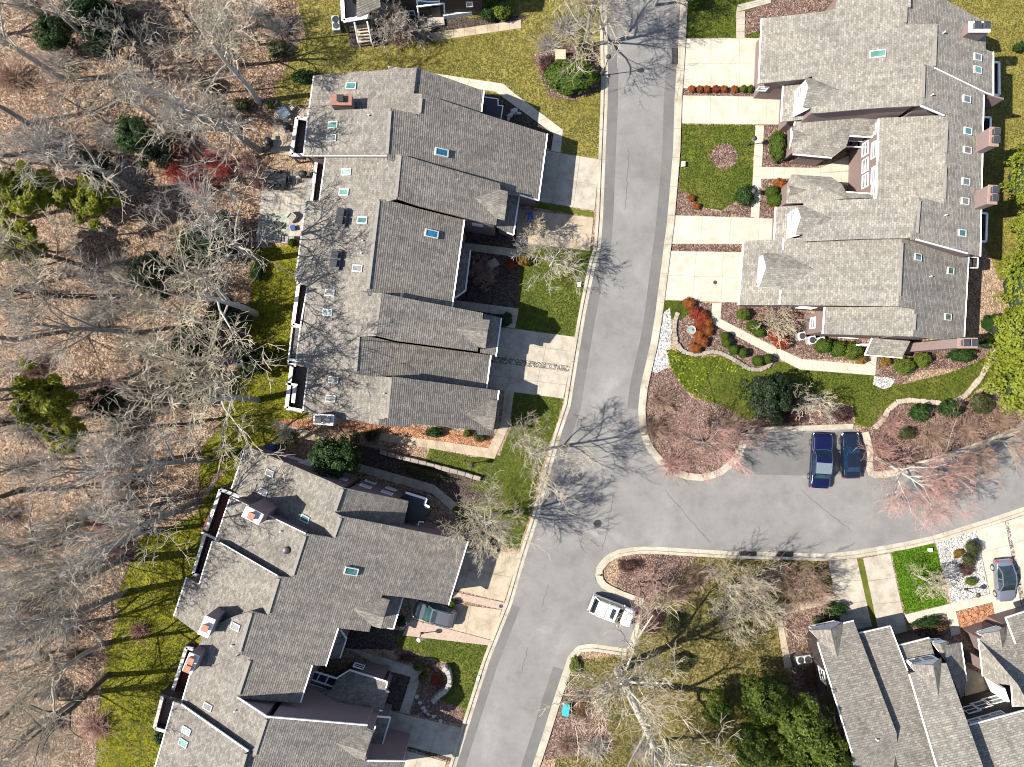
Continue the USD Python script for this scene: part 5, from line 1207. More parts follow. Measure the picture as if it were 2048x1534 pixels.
one_tree(966, 548, bare_tree(32, 2.6, 1.5, .07, (8, 6, 5, 3), .1, .4, .016, stems=4, wood='bark_dark', twig='twig_brown'), 'reddish brown leafless bush in the courtyard bed of the upper left row', name='bare_bush', cat='bush')
one_tree(795, 62, bare_tree(33, 3.6, 2.5, .09, (8, 7, 5, 3), .1, .3, .016, stems=4, wood='bark_pale', twig='twig_grey'), 'tangled bare bush in front of the north house', name='bare_bush', cat='bush')
one_tree(1836, 1152, bare_tree(34, 4.4, 2.2, .1, (10, 7, 5, 4), .15, .5, .013, wood='bark_pale', twig='twig_tan'), 'small leafless tree in the bright lawn at lower right', 15)
one_tree(1598, 800, bare_tree(35, 6.0, 2.2, .1, (6, 5, 4, 2), .2, .3, .016, stems=2, wood='bark_pale', twig='twig_tan'), 'slender pale-barked tree behind the parked cars')
one_tree(1540, 648, bare_tree(36, 3.2, 2.0, .06, (6, 5, 4, 2), .1, .2, .014, stems=4, wood='bark_pale', twig='twig_tan'), 'pale bare shrub against the end wall of the right row', name='bare_bush', cat='bush')
one_tree(1985, 880, bare_tree(38, 5.0, 3.0, .12, (9, 7, 5, 3), .15, .3, .014, wood='bark_grey', twig='twig_brown'), 'brown leafless tree at the right end of the island bed')
one_tree(1330, 1480, bare_tree(39, 9, 4.0, .2, (10, 7, 5, 4), .2, .35, .015, wood='bark_pale', twig='twig_grey'), 'leafless tree at the lower edge of the patchy yard')
one_tree(590, 860, bare_tree(40, 5, 2.0, .09, (9, 6, 4, 3), .2, .4, .014, wood='bark_grey', twig='twig_grey'), 'thin leafless tree in the gap between the left rows')

# evergreen trees
def ever(x, y, key, build, label, s, rot=None, name='evergreen_tree', cat='tree', group=None):
    place(key, build, name, P(x, y), rnd.uniform(0, 360) if rot is None else rot, s, label, cat, group)
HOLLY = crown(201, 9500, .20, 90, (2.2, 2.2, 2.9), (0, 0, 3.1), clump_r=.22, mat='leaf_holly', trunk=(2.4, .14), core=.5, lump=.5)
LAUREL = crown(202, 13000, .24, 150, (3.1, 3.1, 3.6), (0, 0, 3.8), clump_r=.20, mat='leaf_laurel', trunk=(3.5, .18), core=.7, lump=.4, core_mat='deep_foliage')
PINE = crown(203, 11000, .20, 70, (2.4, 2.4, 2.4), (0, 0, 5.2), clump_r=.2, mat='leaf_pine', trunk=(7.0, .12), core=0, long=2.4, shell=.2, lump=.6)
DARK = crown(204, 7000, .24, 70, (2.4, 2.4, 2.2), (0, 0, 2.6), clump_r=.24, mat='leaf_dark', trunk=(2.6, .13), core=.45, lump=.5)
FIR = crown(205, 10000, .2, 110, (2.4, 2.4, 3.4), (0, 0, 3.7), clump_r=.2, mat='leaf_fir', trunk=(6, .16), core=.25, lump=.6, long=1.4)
ever(690, 907, 'holly', HOLLY, 'glossy dark green holly tree in the gap between the two left rows', (1.0, 1.0, 1.0))
ever(1522, 792, 'dark', DARK, 'dark glossy evergreen tree on the lawn above the parking bay', (1.0, 1.0, .9))
for x, y, s, l in ((2018, 380, .85, 'upper yellow-green tree at the right edge beside the back lawn'), (2035, 475, .9, 'yellow-green tree at the right edge level with the end balcony'), (2010, 590, 1.0, 'yellow-green tree at the right edge beside the dark shaded strip'), (1985, 675, .9, 'yellow-green tree at the right edge beside the end chimney'), (2000, 770, 1.0, 'big yellow-green tree at the right edge above the side street'), (2040, 690, 1.1, 'outermost yellow-green tree on the right edge')):
    ever(x, y, 'laurel', LAUREL, l, s * 1.15)
for x, y, s, l in ((135, 415, 1.25, 'wide yellow-green pine in the wood left of the rug patio'), (235, 425, 1.0, 'green pine beside the big bare trunk in the wood'), (110, 505, .95, 'small yellow-green pine in the wood below the wide one'), (165, 800, 1.2, 'bright yellow-green pine in the wood left of the lower rear decks'), (185, 865, .8, 'low pine beside the bright one in the wood'), (60, 400, .9, 'yellow-green pine at the left edge of the picture')):
    ever(x, y, 'pine', PINE, l, (s, s, s * .9), name='pine_tree')
for x, y, k, s, l in ((215, 45, 'holly', .95, 'dark green holly at the top of the wood'), (245, 85, 'dark', 1.0, 'very dark evergreen at the top of the wood'), (145, 95, 'holly', .8, 'dark green holly left of the top evergreen in the wood'), (300, 290, 'holly', .8, 'green holly in the wood left of the upper patio'), (330, 310, 'dark', .75, 'dark evergreen in the wood beside the red-twigged shrubs'), (210, 345, 'dark', .7, 'dark evergreen in the wood by the fallen trunk'), (450, 490, 'dark', 1.0, 'dark evergreen at the wood edge left of the rug patio'), (410, 500, 'holly', .7, 'small holly at the wood edge below the rug patio'), (330, 555, 'dark', .9, 'dark evergreen among the bare trees level with the third deck'), (410, 690, 'dark', .9, 'dark evergreen at the wood edge level with the flat rear roof'), (470, 640, 'dark', .8, 'dark evergreen at the edge of the shaded mossy strip'),
                       (230, 805, 'dark', .7, 'dark evergreen right of the bright pine'), (520, 720, 'dark', .7, 'dark evergreen on the shaded mossy strip'), (400, 775, 'dark', .75, 'dark evergreen beside the lower corner deck')):
    ever(x, y, k, HOLLY if k == 'holly' else DARK, l, s)
for x, y, s, l in ((1555, 1400, 1.15, 'big green evergreen left of the lower right row'), (1500, 1360, .9, 'dark evergreen beside the shadow of the leaning tree'), (1610, 1470, 1.0, 'green evergreen against the lower right row'), (1480, 1450, .9, 'yellowish evergreen in the lower yard'), (1560, 1500, 1.05, 'evergreen at the lower edge of the yard'), (1420, 1390, .6, 'small evergreen between the leaning trunks')):
    ever(x, y, 'fir', FIR, l, (s, s, s * 1.1))

# clipped hedges and round bushes
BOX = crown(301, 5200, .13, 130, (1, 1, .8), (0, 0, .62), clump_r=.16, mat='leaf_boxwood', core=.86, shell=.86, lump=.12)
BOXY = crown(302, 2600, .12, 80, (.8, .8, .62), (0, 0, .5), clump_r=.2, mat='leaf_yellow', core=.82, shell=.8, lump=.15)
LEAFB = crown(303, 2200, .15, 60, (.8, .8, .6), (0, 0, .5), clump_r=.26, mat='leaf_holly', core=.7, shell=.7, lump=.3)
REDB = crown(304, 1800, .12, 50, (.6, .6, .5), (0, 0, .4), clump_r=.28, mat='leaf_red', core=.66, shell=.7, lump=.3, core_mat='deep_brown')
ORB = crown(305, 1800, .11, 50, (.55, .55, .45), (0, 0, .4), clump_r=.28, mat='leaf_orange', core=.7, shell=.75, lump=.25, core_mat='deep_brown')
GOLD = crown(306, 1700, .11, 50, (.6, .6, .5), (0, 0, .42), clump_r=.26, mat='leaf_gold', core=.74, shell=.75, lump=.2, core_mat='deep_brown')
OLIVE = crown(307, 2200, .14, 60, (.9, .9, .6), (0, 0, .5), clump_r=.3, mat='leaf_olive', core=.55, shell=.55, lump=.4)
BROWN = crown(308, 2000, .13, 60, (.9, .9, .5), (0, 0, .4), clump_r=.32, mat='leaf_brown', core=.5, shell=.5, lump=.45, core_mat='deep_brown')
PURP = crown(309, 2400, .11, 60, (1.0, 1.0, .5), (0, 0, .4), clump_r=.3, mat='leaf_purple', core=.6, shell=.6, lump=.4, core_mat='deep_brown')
KIND = {'box': BOX, 'boxy': BOXY, 'leafb': LEAFB, 'red': REDB, 'orange': ORB, 'gold': GOLD, 'olive': OLIVE, 'brown': BROWN, 'purple': PURP}
RAD = {'box': 1.05, 'boxy': .85, 'leafb': .9, 'red': .65, 'orange': .6, 'gold': .65, 'olive': 1.0, 'brown': 1.0, 'purple': 1.05}
def bush(k, x, y, rx, ry, rz, label, rot=0, name='bush', group=None):
    """Bush of half-widths rx, ry (grid pixels) and height factor rz."""
    f = 1 / 19.5 / RAD[k]
    place(k, KIND[k], name, P(x, y), rot, (rx * f, ry * f, rz), label, 'hedge' if name == 'hedge' else 'bush', group)
bush('box', 1143, 162, 53, 34, 1.6, 'large round green bush beside the street lamp at upper centre')
bush('box', 1549, 297, 15, 31, 1.3, 'clipped upright green hedge beside the path of the right row', name='hedge')
bush('box', 1668, 698, 18, 16, 1.2, 'left block of the clipped hedge under the end wall of the right row', name='hedge')
bush('box', 1640, 692, 17, 15, 1.2, 'leafy left end of the hedge under the end wall of the right row', name='hedge')
bush('boxy', 1696, 703, 23, 17, 1.5, 'olive-yellow clipped hedge beside the end door', name='hedge')
bush('gold', 1719, 720, 11, 10, 1.1, 'small golden ball bush left of the end door step')
bush('gold', 1766, 725, 12, 10, 1.1, 'small golden ball bush right of the end door step')
bush('boxy', 1800, 733, 22, 17, 1.4, 'yellow-green hedge block under the canopy roof', name='hedge')
bush('boxy', 1836, 720, 17, 15, 1.4, 'yellow-green hedge block right of the canopy roof', name='hedge')
bush('leafb', 1916, 712, 28, 15, 1.3, 'broad leafy bush under the end chimney')
bush('boxy', 1482, 630, 15, 12, 1.2, 'round yellow-green bush at the corner of the lowest garage')
bush('box', 1503, 653, 14, 12, 1.0, 'round green bush right of the curving path, upper of a pair')
bush('box', 1514, 664, 13, 11, 1.0, 'round green bush right of the curving path, lower of a pair')
for i, (x, y, r, nm) in enumerate(((1447, 672, 8, 'first'), (1450, 686, 9, 'second'), (1464, 700, 10, 'third'), (1482, 706, 10, 'fourth'))):
    bush('box', x, y, r, r, .85, f'small green bush, {nm} from the top of the row beside the stone edging', group='green bushes in the kidney-shaped bed')
bush('box', 1512, 722, 12, 11, .95, 'green bush at the lower end of the kidney-shaped bed, left of two'); bush('box', 1530, 718, 11, 10, .95, 'green bush at the lower end of the kidney-shaped bed, right of two')
for i, (x, y, k, nm) in enumerate(((1376, 609, 'orange', 'topmost, standing apart from the others'), (1387, 627, 'red', 'second from the top'), (1402, 634, 'red', 'right of the top pair'), (1396, 649, 'red', 'nearest the birdbath'), (1411, 646, 'orange', 'rightmost in the middle'), (1412, 661, 'orange', 'below the rightmost one'), (1394, 669, 'orange', 'left one of the lower three'), (1402, 684, 'orange', 'lower right'), (1389, 696, 'orange', 'lowest'))):
    bush(k, x, y, 13, 12, 1.05, f'{"red" if k == "red" else "orange"} shrub in the kidney-shaped bed, {nm}', group='red and orange shrubs beside the birdbath')
for i, (x, k) in enumerate(((1382, 'orange'), (1398, 'orange'), (1412, 'orange'), (1429, 'red'), (1446, 'orange'), (1467, 'orange'), (1484, 'boxy'), (1498, 'boxy'))):
    bush(k, x, 181, 7.5, 7, .8, f'small round {"green" if k == "boxy" else "orange-brown"} shrub between two driveways, {["first", "second", "third", "fourth", "fifth", "sixth", "seventh", "last"][i]} from the street', group='row of shrubs between the upper right driveways')
bush('leafb', 1487, 396, 20, 22, 1.2, 'leafy green bush in the corner of the square lawn'); bush('orange', 1381, 398, 8, 7, .7, 'small orange shrub by the square lawn, left of a pair'); bush('orange', 1391, 414, 8, 7, .7, 'small orange shrub by the square lawn, right of a pair')
bush('box', 1540, 388, 13, 13, 1.0, 'green bush at the court entrance, upper of two'); bush('box', 1546, 404, 16, 13, 1.0, 'green bush at the court entrance, lower of two'); bush('orange', 1556, 372, 13, 12, 1.0, 'orange shrub at the court entrance, upper'); bush('orange', 1549, 416, 10, 7, .9, 'orange shrub at the court entrance, lower')
bush('red', 1545, 668, 14, 16, 1.4, 'bright red shrub beside the curving path'); bush('red', 1560, 684, 16, 16, 1.2, 'coral red shrub beside the curving path')
bush('leafb', 1830, 826, 19, 19, 1.7, 'round dark green bush on the island, left of two'); bush('leafb', 1888, 818, 21, 19, 1.9, 'round green bush on the island, right of two'); bush('olive', 1950, 805, 25, 25, 1.6, 'grey-green bush at the right end of the island')
bush('olive', 1805, 865, 20, 14, 1.2, 'olive bush in the middle of the island')
bush('purple', 1570, 835, 35, 17, 1.5, 'low purple-brown shrub above the parked cars'); bush('purple', 1680, 828, 20, 18, 1.4, 'low purple-brown shrub above the blue coupe'); bush('olive', 1565, 815, 14, 10, 1.0, 'olive shrub behind the dark evergreen')
bush('olive', 1345, 1240, 24, 22, 1.3, 'dark olive bush beside the parking bay of the white SUV'); bush('purple', 1305, 1240, 26, 30, .8, 'low brown shrub beside the kerb of the white SUV'); bush('purple', 1260, 1130, 24, 14, .8, 'low brown shrub at the nose of the traffic island')
bush('box', 1388, 10, 17, 14, 1.3, 'round yellow-green bush at the top edge right of the street'); bush('boxy', 1004, 22, 24, 26, 1.6, 'yellow-green bush at the top edge beside the path'); bush('leafb', 978, 36, 18, 14, 1.2, 'green bush beside the north house path'); bush('olive', 1165, 110, 16, 28, 1.2, 'olive bush above the large round bush'); bush('purple', 1095, 130, 16, 18, 1.0, 'brown bush left of the utility box')
bush('leafb', 870, 865, 20, 11, 1.0, 'green leafy bush in the orange mulch, left of three'); bush('boxy', 935, 866, 8, 8, .8, 'yellow-green bush in the orange mulch, middle of three'); bush('olive', 960, 872, 18, 12, .9, 'olive bush in the orange mulch, right of three'); bush('olive', 745, 870, 18, 14, 1.2, 'olive bush beside the holly tree')
bush('olive', 850, 945, 60, 12, 1.0, 'straggly hedge along the retaining wall', rot=-17, name='hedge'); bush('gold', 1048, 524, 14, 12, 1.3, 'golden bush by the shaded path of the upper left row'); bush('red', 1022, 530, 12, 9, .9, 'dark red bush in the courtyard bed of the upper left row')
bush('leafb', 1012, 640, 14, 14, 1.0, 'dark bush beside the lower porch roof of the upper left row'); bush('gold', 855, 1338, 9, 9, .9, 'golden bush in the walled bed, upper'); bush('gold', 846, 1352, 9, 8, .8, 'golden bush in the walled bed, lower'); bush('boxy', 837, 1329, 10, 9, .8, 'yellow-green bush in the walled bed'); bush('red', 873, 1358, 12, 12, .6, 'reddish plant in the walled bed'); bush('brown', 815, 1315, 18, 9, .6, 'rust-brown plant in the walled bed')
bush('leafb', 803, 1240, 12, 11, 1.1, 'dark bush beside the white chair frame'); bush('boxy', 905, 1203, 8, 8, .9, 'yellow-green bush at the garage corner of the lower left row')
bush('leafb', 1848, 1240, 30, 9, 1.1, 'green hedge beside the lower right path', rot=14, name='hedge'); bush('brown', 1865, 1252, 32, 12, 1.3, 'brown hedge beside the lower right path', rot=14, name='hedge')
bush('olive', 1935, 1092, 17, 17, 1.4, 'olive bush in the bean-shaped bed, upper'); bush('olive', 1928, 1115, 17, 14, 1.3, 'olive bush in the bean-shaped bed, lower'); bush('gold', 1913, 1106, 12, 8, .7, 'bright yellow flowering plant in the white gravel', rot=30); bush('boxy', 1938, 1161, 13, 8, .7, 'yellow-green ground plant at the foot of the bean-shaped bed'); bush('purple', 1932, 1138, 15, 14, .6, 'brown low plant in the bean-shaped bed')
bush('leafb', 1962, 650, 9, 18, 2.4, 'narrow bright green shrub in the shade behind the right row'); bush('leafb', 1965, 690, 14, 9, 1.2, 'dark bush behind the end chimney'); bush('leafb', 2030, 100, 10, 10, 1.0, 'small green bush on the back lawn of the right row')
bush('leafb', 1665, 1215, 25, 14, 1.2, 'dark bush in front of the lower right row'); bush('olive', 1635, 1240, 20, 18, 1.1, 'olive bush at the corner of the lower right row'); bush('brown', 1625, 1350, 22, 40, .9, 'brown ground plant beside the dark end wall of the lower right row')
bush('leafb', 330, 1465, 14, 22, 1.2, 'green bush under the corner deck of the lower left row'); bush('boxy', 545, 212, 9, 9, .8, 'yellow-green bush beside the furnished patio'); bush('leafb', 610, 160, 26, 14, 1.2, 'dark bush at the corner of the upper left row'); bush('leafb', 520, 545, 14, 22, 1.0, 'green bush on the mossy strip'); bush('boxy', 478, 905, 10, 10, .7, 'yellow-green bush on the mossy bank'); bush('boxy', 575, 870, 14, 12, .9, 'yellow-green bush by the timber-edged path')
bush('olive', 420, 175, 24, 18, 1.5, 'olive bush at the wood edge above the upper patio'); bush('olive', 560, 105, 30, 22, 1.2, 'dark bush at the edge of the top lawn'); bush('olive', 490, 215, 24, 18, 1.2, 'dark bush left of the furnished patio'); bush('box', 590, 488, 10, 8, 1.0, 'green potted bush at the corner of the rug patio')
bush('boxy', 1150, 1330, 12, 20, .6, 'yellow-green weedy plant by the kerb of the parking bay'); bush('brown', 1160, 1410, 24, 30, .5, 'reddish brown ground plant beside the turquoise box'); bush('olive', 1360, 1320, 30, 20, .9, 'olive bush right of the leaning double trunk'); bush('gold', 1436, 1440, 14, 14, .9, 'golden bush in the lower yard')
# undergrowth of the wood
BR = [twig_shrub(400 + k, 150, 1.5, 1.5, ['twig_brown', 'twig_grey', 'twig_red', 'twig_pink'][k]) for k in range(4)]
for x, y in ((350, 345), (385, 360), (420, 320), (365, 305), (450, 345), (405, 385)):
    place('brush2', BR[2], 'bare_bush', P(x, y), rnd.uniform(0, 360), rnd.uniform(.8, 1.2), f'red-twigged bare shrub {where(x, y)}', 'bush', 'red-twigged shrubs left of the patios')
for i in range(42):
    while True:
        x, y = rnd.uniform(0, 500), rnd.uniform(0, 1500)
        lim = 500 if y < 450 else 470 - (y - 450) * .15 if y < 900 else 400 - (y - 900) * .32
        if x < lim: break
    k = rnd.choice((0, 1, 1, 3))
    place(f'brush{k}', BR[k], 'bare_bush', P(x, y), rnd.uniform(0, 360), (rnd.uniform(.7, 1.7),) * 2 + (rnd.uniform(.6, 1.2),), f'bare undergrowth shrub {where(x, y)}', 'bush', 'bare undergrowth of the wood')
for x, y, k, s in ((1345, 930, 3, 1.3), (1320, 800, 0, 1.2), (1310, 860, 0, 1.2), (1460, 850, 0, 1.0), (1350, 1180, 0, 1.3), (1390, 1150, 0, 1.2), (1560, 1150, 0, 1.5), (1620, 1165, 0, 1.4), (1620, 800, 1, .8), (1660, 825, 1, .9), (1760, 900, 3, 1.4), (1860, 870, 0, 1.3), (1930, 860, 0, 1.3), (1780, 850, 3, 1.1), (2000, 845, 0, 1.2), (1510, 850, 0, .8), (1190, 1490, 1, 1.2), (1280, 1500, 1, 1.0), (1130, 1490, 0, .9), (1610, 1310, 0, .9), (800, 80, 0, 1.0), (840, 75, 1, .8), (1100, 95, 1, 1.2), (1130, 60, 1, 1.4), (560, 60, 1, 1.2), (520, 30, 1, 1.2), (470, 250, 1, 1.2), (500, 330, 3, 1.1), (520, 370, 3, .9)):
    place(f'brush{k}', BR[k], 'bare_bush', P(x, y), rnd.uniform(0, 360), (s, s, s * .7), f'low bare twiggy shrub {where(x, y)}', 'bush', 'bare twiggy shrubs in the beds')
# ground cover leaves
import shapely
rg = np.random.default_rng(5)
pol = [Polygon(px_poly(p)) for n, m, p, l in BEDS if n == 'ground_cover']
pts = []
for pg in pol:
    x0, y0, x1, y1 = pg.bounds
    q = rg.uniform((x0, y0), (x1, y1), (6000, 2))
    pts.append(q[shapely.contains_xy(pg, q[:, 0], q[:, 1])])
pts = np.vstack(pts); pp = np.c_[pts, .06 + .12 * noise(np.c_[pts * 1.5, np.zeros(len(pts))])]
single('ground_cover', leaves(rg, pp, np.tile([0, 0, 1.0], (len(pp), 1)), .2), 'leaf_yellow', 'low yellow-green leaves of the ground cover beside the river stones', 'ground cover', kind='stuff')

# grass blades and fallen leaves: too many to count
def scatter(name, polys, per_m2, size, mat, label, cat, zr=(.015, .035), seed=9, long=1.2):
    rg = np.random.default_rng(seed); out = []
    for pts in polys:
        pg = Polygon(px_poly(pts)).buffer(0).intersection(FRAME)
        if pg.is_empty: continue
        x0, y0, x1, y1 = pg.bounds
        q = rg.uniform((x0, y0), (x1, y1), (int((x1 - x0) * (y1 - y0) * per_m2), 2))
        q = q[shapely.contains_xy(pg, q[:, 0], q[:, 1])]
        if HOLES is not None: q = q[~shapely.contains_xy(HOLES, q[:, 0], q[:, 1])]
        out.append(q)
    q = np.vstack(out)
    single(name, leaves(rg, np.c_[q, rg.uniform(*zr, len(q))], np.tile([0, 0, 1.0], (len(q), 1)), size, long, .22), mat, label, cat, kind='stuff')
FRAME = Polygon([(-55, -41), (55, -41), (55, 41), (-55, 41)])
_h = [Polygon(px_poly(q)).buffer(.05) for n, l, m, qs in D for q, nu, nv in qs] + [Polygon(px_poly(p)).buffer(0) for n, m, p, l in BEDS] + [Polygon(px_poly(roadpoly)).buffer(.75)]
_h += [Polygon(px_poly(p)).buffer(.05) for p in ([(551, 207), (622, 216), (598, 316), (541, 305)], [(531, 338), (640, 346), (618, 400), (600, 490), (512, 484), (524, 384)])]
HOLES = unary_union(_h); shapely.prepare(HOLES)
for m, bl, size, n, lab in (('dry_grass', 'blade_dry', .17, 60, 'straw-coloured grass blades on the lawns at the top and right'), ('green_grass', 'blade_green', .15, 70, 'green grass blades on the front lawns'), ('moss_grass', 'blade_moss', .15, 60, 'yellow-green moss and grass tufts on the back lawns'), ('bright_grass', 'blade_bright', .14, 80, 'bright green blades on the small lawn at lower right'), ('patchy_yard', 'blade_patchy', .18, 55, 'tan and green grass in the patchy yard')):
    scatter('grass', [p for n_, mm, p, l in LAWNS if mm == m], n, size, bl, lab, 'grass', seed=len(m))
_moss = unary_union([Polygon(px_poly(p)).buffer(-.3) for n_, mm, p, l in LAWNS if mm in ('moss_grass', 'dry_grass')])
HOLES = unary_union([HOLES, _moss]); shapely.prepare(HOLES)
scatter('fallen_leaves', [[(-40, -40), (600, -40), (570, 180), (530, 400), (500, 700), (480, 860), (400, 1000), (280, 1080), (240, 1250), (200, 1400), (190, 1580), (-40, 1580)]], 26, .19, 'leaf_fallen', 'loose brown leaves lying all over the floor of the wood', 'leaves')
HOLES = None
scatter('bark_chips', [p for n_, mm, p, l in BEDS if mm == 'mulch'], 18, .15, 'leaf_brown', 'bark chips and dry leaves on the planting beds', 'mulch')
# ------------------------------------------------------------ cars
def car(name, label, fpx, rpx, width, h, paintm, glassm, st, cab, roofm=None, extras=()):
    """Car built along its length: front and rear centre on the grid; st = (place along, half-width factor, bonnet-line height); cab = windscreen foot, roof front, roof rear, rear glass foot (fractions of the length from the front), roof width factor."""
    hb = .75
    A, Bq = P(*fpx, hb), P(*rpx, hb)
    d = (Bq - A)[:2]; L = np.linalg.norm(d); d /= L
    c = (A + Bq) / 2
    t = Thing(name, label, 'car', at=(c[0], c[1], .05), rot=math.degrees(math.atan2(-d[1], -d[0])))
    t.local = True
    # local frame: +x forward, front at +L/2
    w = width / 2
    xs = np.array([s[0] for s in st]); hw = np.array([s[1] for s in st]) * w; zt = np.array([s[2] for s in st])
    u = np.linspace(0, 1, 34); u = np.sort(np.r_[u, .008, .02, .98, .992])
    hwI, ztI = np.interp(u, xs, hw), np.interp(u, xs, zt)
    prof = [(-.86, .24), (-.97, .34), (-1.0, .52), (-.985, .70), (-.93, .90), (-.84, .985), (-.45, 1.02), (0, 1.03), (.45, 1.02), (.84, .985), (.93, .90), (.985, .70), (1.0, .52), (.97, .34), (.86, .24)]
    v, n = [], len(prof)
    for uu, a, z in zip(u, hwI, ztI):
        e = min(uu, 1 - uu) * L
        lift = .12 * max(0, 1 - e / .25)
        for py, pz in prof:
            v.append((L / 2 - uu * L, py * a, max(.22 + lift, z * pz) if pz > .3 else .22 + lift))
    v = np.array(v); f = []
    m = len(u)
    for i in range(m - 1):
        for j in range(n):
            k = (j + 1) % n
            f += [(i * n + j, (i + 1) * n + j, (i + 1) * n + k), (i * n + j, (i + 1) * n + k, i * n + k)]
    cen = len(v); v = np.vstack([v, v[:n].mean(0), v[-n:].mean(0)])
    for j in range(n):
        k = (j + 1) % n
        f += [(cen, j, k), (cen + 1, (m - 1) * n + k, (m - 1) * n + j)]
    body = t.add('body', (v, np.array(f)[:, ::-1]), paintm, smooth=40)
    ws, rf, rr, rg_, rwf = cab
    def zb(uu): return float(np.interp(uu, xs, zt))
    def hwb(uu): return float(np.interp(uu, xs, hw))
    # cabin: glass house, then the roof skin and pillars a little proud of it
    def ring(uu, half, z): return [(L / 2 - uu * L, -half, z), (L / 2 - uu * L, half, z)]
    b0 = [(ws, hwb(ws) * .86, zb(ws) - .02), (rf, hwb(rf) * .93, zb(rf) - .04), (rr, hwb(rr) * .93, zb(rr) - .04), (rg_, hwb(rg_) * .84, zb(rg_) - .02)]
    r0 = [(rf - .0, w * rwf * .94, h - .03), (rf + .06, w * rwf, h), (rr - .04, w * rwf, h), (rr, w * rwf * .93, h - .04)]
    pts = []
    for uu, a, z in b0 + r0: pts += ring(uu, a, z)
    hull = trimesh.convex.convex_hull(np.array(pts))
    t.add('window_glass', (np.array(hull.vertices), np.array(hull.faces)), glassm)
    ro = []
    for uu, a, z in r0: ro += ring(uu, a + .012, z + .015) + ring(uu, a * .96, z - .035)
    for uu, a, z in r0[1:3]: ro += ring(uu, a * .5, z + .045)
    rh = trimesh.convex.convex_hull(np.array(ro))
    roof = t.add('roof', (np.array(rh.vertices), np.array(rh.faces)), roofm or paintm, smooth=35)
    for sg in (-1, 1):
        def pt(q, k=1.0): return np.array([L / 2 - q[0] * L, sg * q[1] * k, q[2]])
        for a, b, wd in ((b0[0], r0[0], .07), (b0[3], r0[3], .1), ((.5 * (rf + rr), hwb(.5) * .93, zb(.5)), (.5 * (rf + rr), w * rwf, h - .01), .07)):
            t.add('pillar', bar(pt(a) + [0, sg * .012, .02], pt(b) + [0, sg * .012, .01], wd, .05), paintm)
        mx = L / 2 - (ws + .045) * L
        t.add('mirror', box([mx, sg * (hwb(ws) + .09), zb(ws) + .06], (.14, .2, .14), 0, .04), paintm)
        t.add('headlight', box([L / 2 - .16, sg * hw[1] * .78, zt[1] * .80], (.26, .36, .15), sg * -.35, .04), 'head_lens')
        t.add('taillight', box([-L / 2 + .11, sg * hw[-2] * .80, zt[-2] * .84], (.18, .32, .2), sg * .3, .04), 'red_lens')
        for ux in (.18, .80):
            cx = L / 2 - ux * L; cy = sg * (hwb(ux) - .10)
            a = np.arange(20) * 2 * math.pi / 20
            def wheel(r, y0, y1, n=20):
                ring_ = np.c_[np.cos(a) * r + cx, np.zeros(n), np.sin(a) * r + .33]
                p = ring_.copy(); p[:, 1] = y1; q = ring_.copy(); q[:, 1] = y0
                m_ = trimesh.convex.convex_hull(np.vstack([p, q])); return np.array(m_.vertices), np.array(m_.faces)
            wp = t.add('wheel', wheel(.33, cy - .11, cy + .11), 'rubber', smooth=30)
            t.add('rim', wheel(.21, cy - .118, cy + .118), 'chrome', parent=wp)
    t.add('bumper', box([L / 2 - .03, 0, .42], (.12, 2 * hw[0] * .98, .16), 0, .05), extras[0] if extras else 'dark_metal')
    t.add('rear_bumper', box([-L / 2 + .03, 0, .42], (.12, 2 * hw[-1] * .98, .16), 0, .05), extras[0] if extras else 'dark_metal')
    return t, L, w, hwb, zb
S_ = [(0, .80, .66), (.035, .93, .76), (.1, .985, .86), (.3, 1.0, .98), (.5, 1.0, 1.0), (.75, 1.0, 1.02), (.93, .97, .98), (.975, .92, .90), (1, .82, .74)]
t, L, w, hwb, zb = car('parked_car', 'long navy blue sedan with chrome trim and a grey rear roof panel', (1645, 867), (1638, 976), 2.0, 1.58, 'navy_paint', 'car_glass_blue',
    [(0, .92, .78), (.02, .96, .88), (.06, .985, .95), (.3, 1.0, 1.02), (.5, 1.0, 1.03), (.8, 1.0, 1.03), (.95, .98, 1.0), (.98, .96, .94), (1, .93, .84)], (.29, .43, .72, .82, .80), extras=('chrome',))
t.add('roof_panel', box([L / 2 - .62 * L, 0, 1.6], (L * .20, w * 1.52, .07), 0, .02), 'vinyl_roof')
for sg in (-1, 1):
    t.add('side_trim', box([0, sg * (w * .985), .86], (L * .93, .05, .05)), 'chrome'); t.add('drip_rail', bar((L / 2 - .3 * L, sg * w * .86, 1.1), (L / 2 - .43 * L, sg * w * .78, 1.58), .04, .04), 'chrome')
    t.add('roof_trim', bar((L / 2 - .43 * L, sg * w * .81, 1.6), (L / 2 - .72 * L, sg * w * .81, 1.6), .04, .04), 'chrome')
t.add('windscreen_trim', join([bar((L / 2 - (.295 - .012 * (1 - abs(k))) * L, k * w * .8, 1.04), (L / 2 - (.295 - .012 * (1 - abs(k + .5))) * L, (k + .5) * w * .8, 1.04), .04, .03) for k in (-1, -.5, 0, .5)]), 'chrome')
t.add('rear_glass', obox(np.array([L / 2 - .775 * L, 0, 1.34]), np.array([-.72, 0, -.69]), np.array([0, 1, 0]), np.array([.69, 0, -.72]) * -1, (.55, w * 1.45, .05)), 'car_glass_teal')
car('parked_car', 'dark blue coupe beside the long navy sedan, half under the pink twigs', (1701, 866), (1703, 957), 1.86, 1.36, 'blue_paint', 'car_glass_blue', S_, (.27, .43, .74, .86, .70))
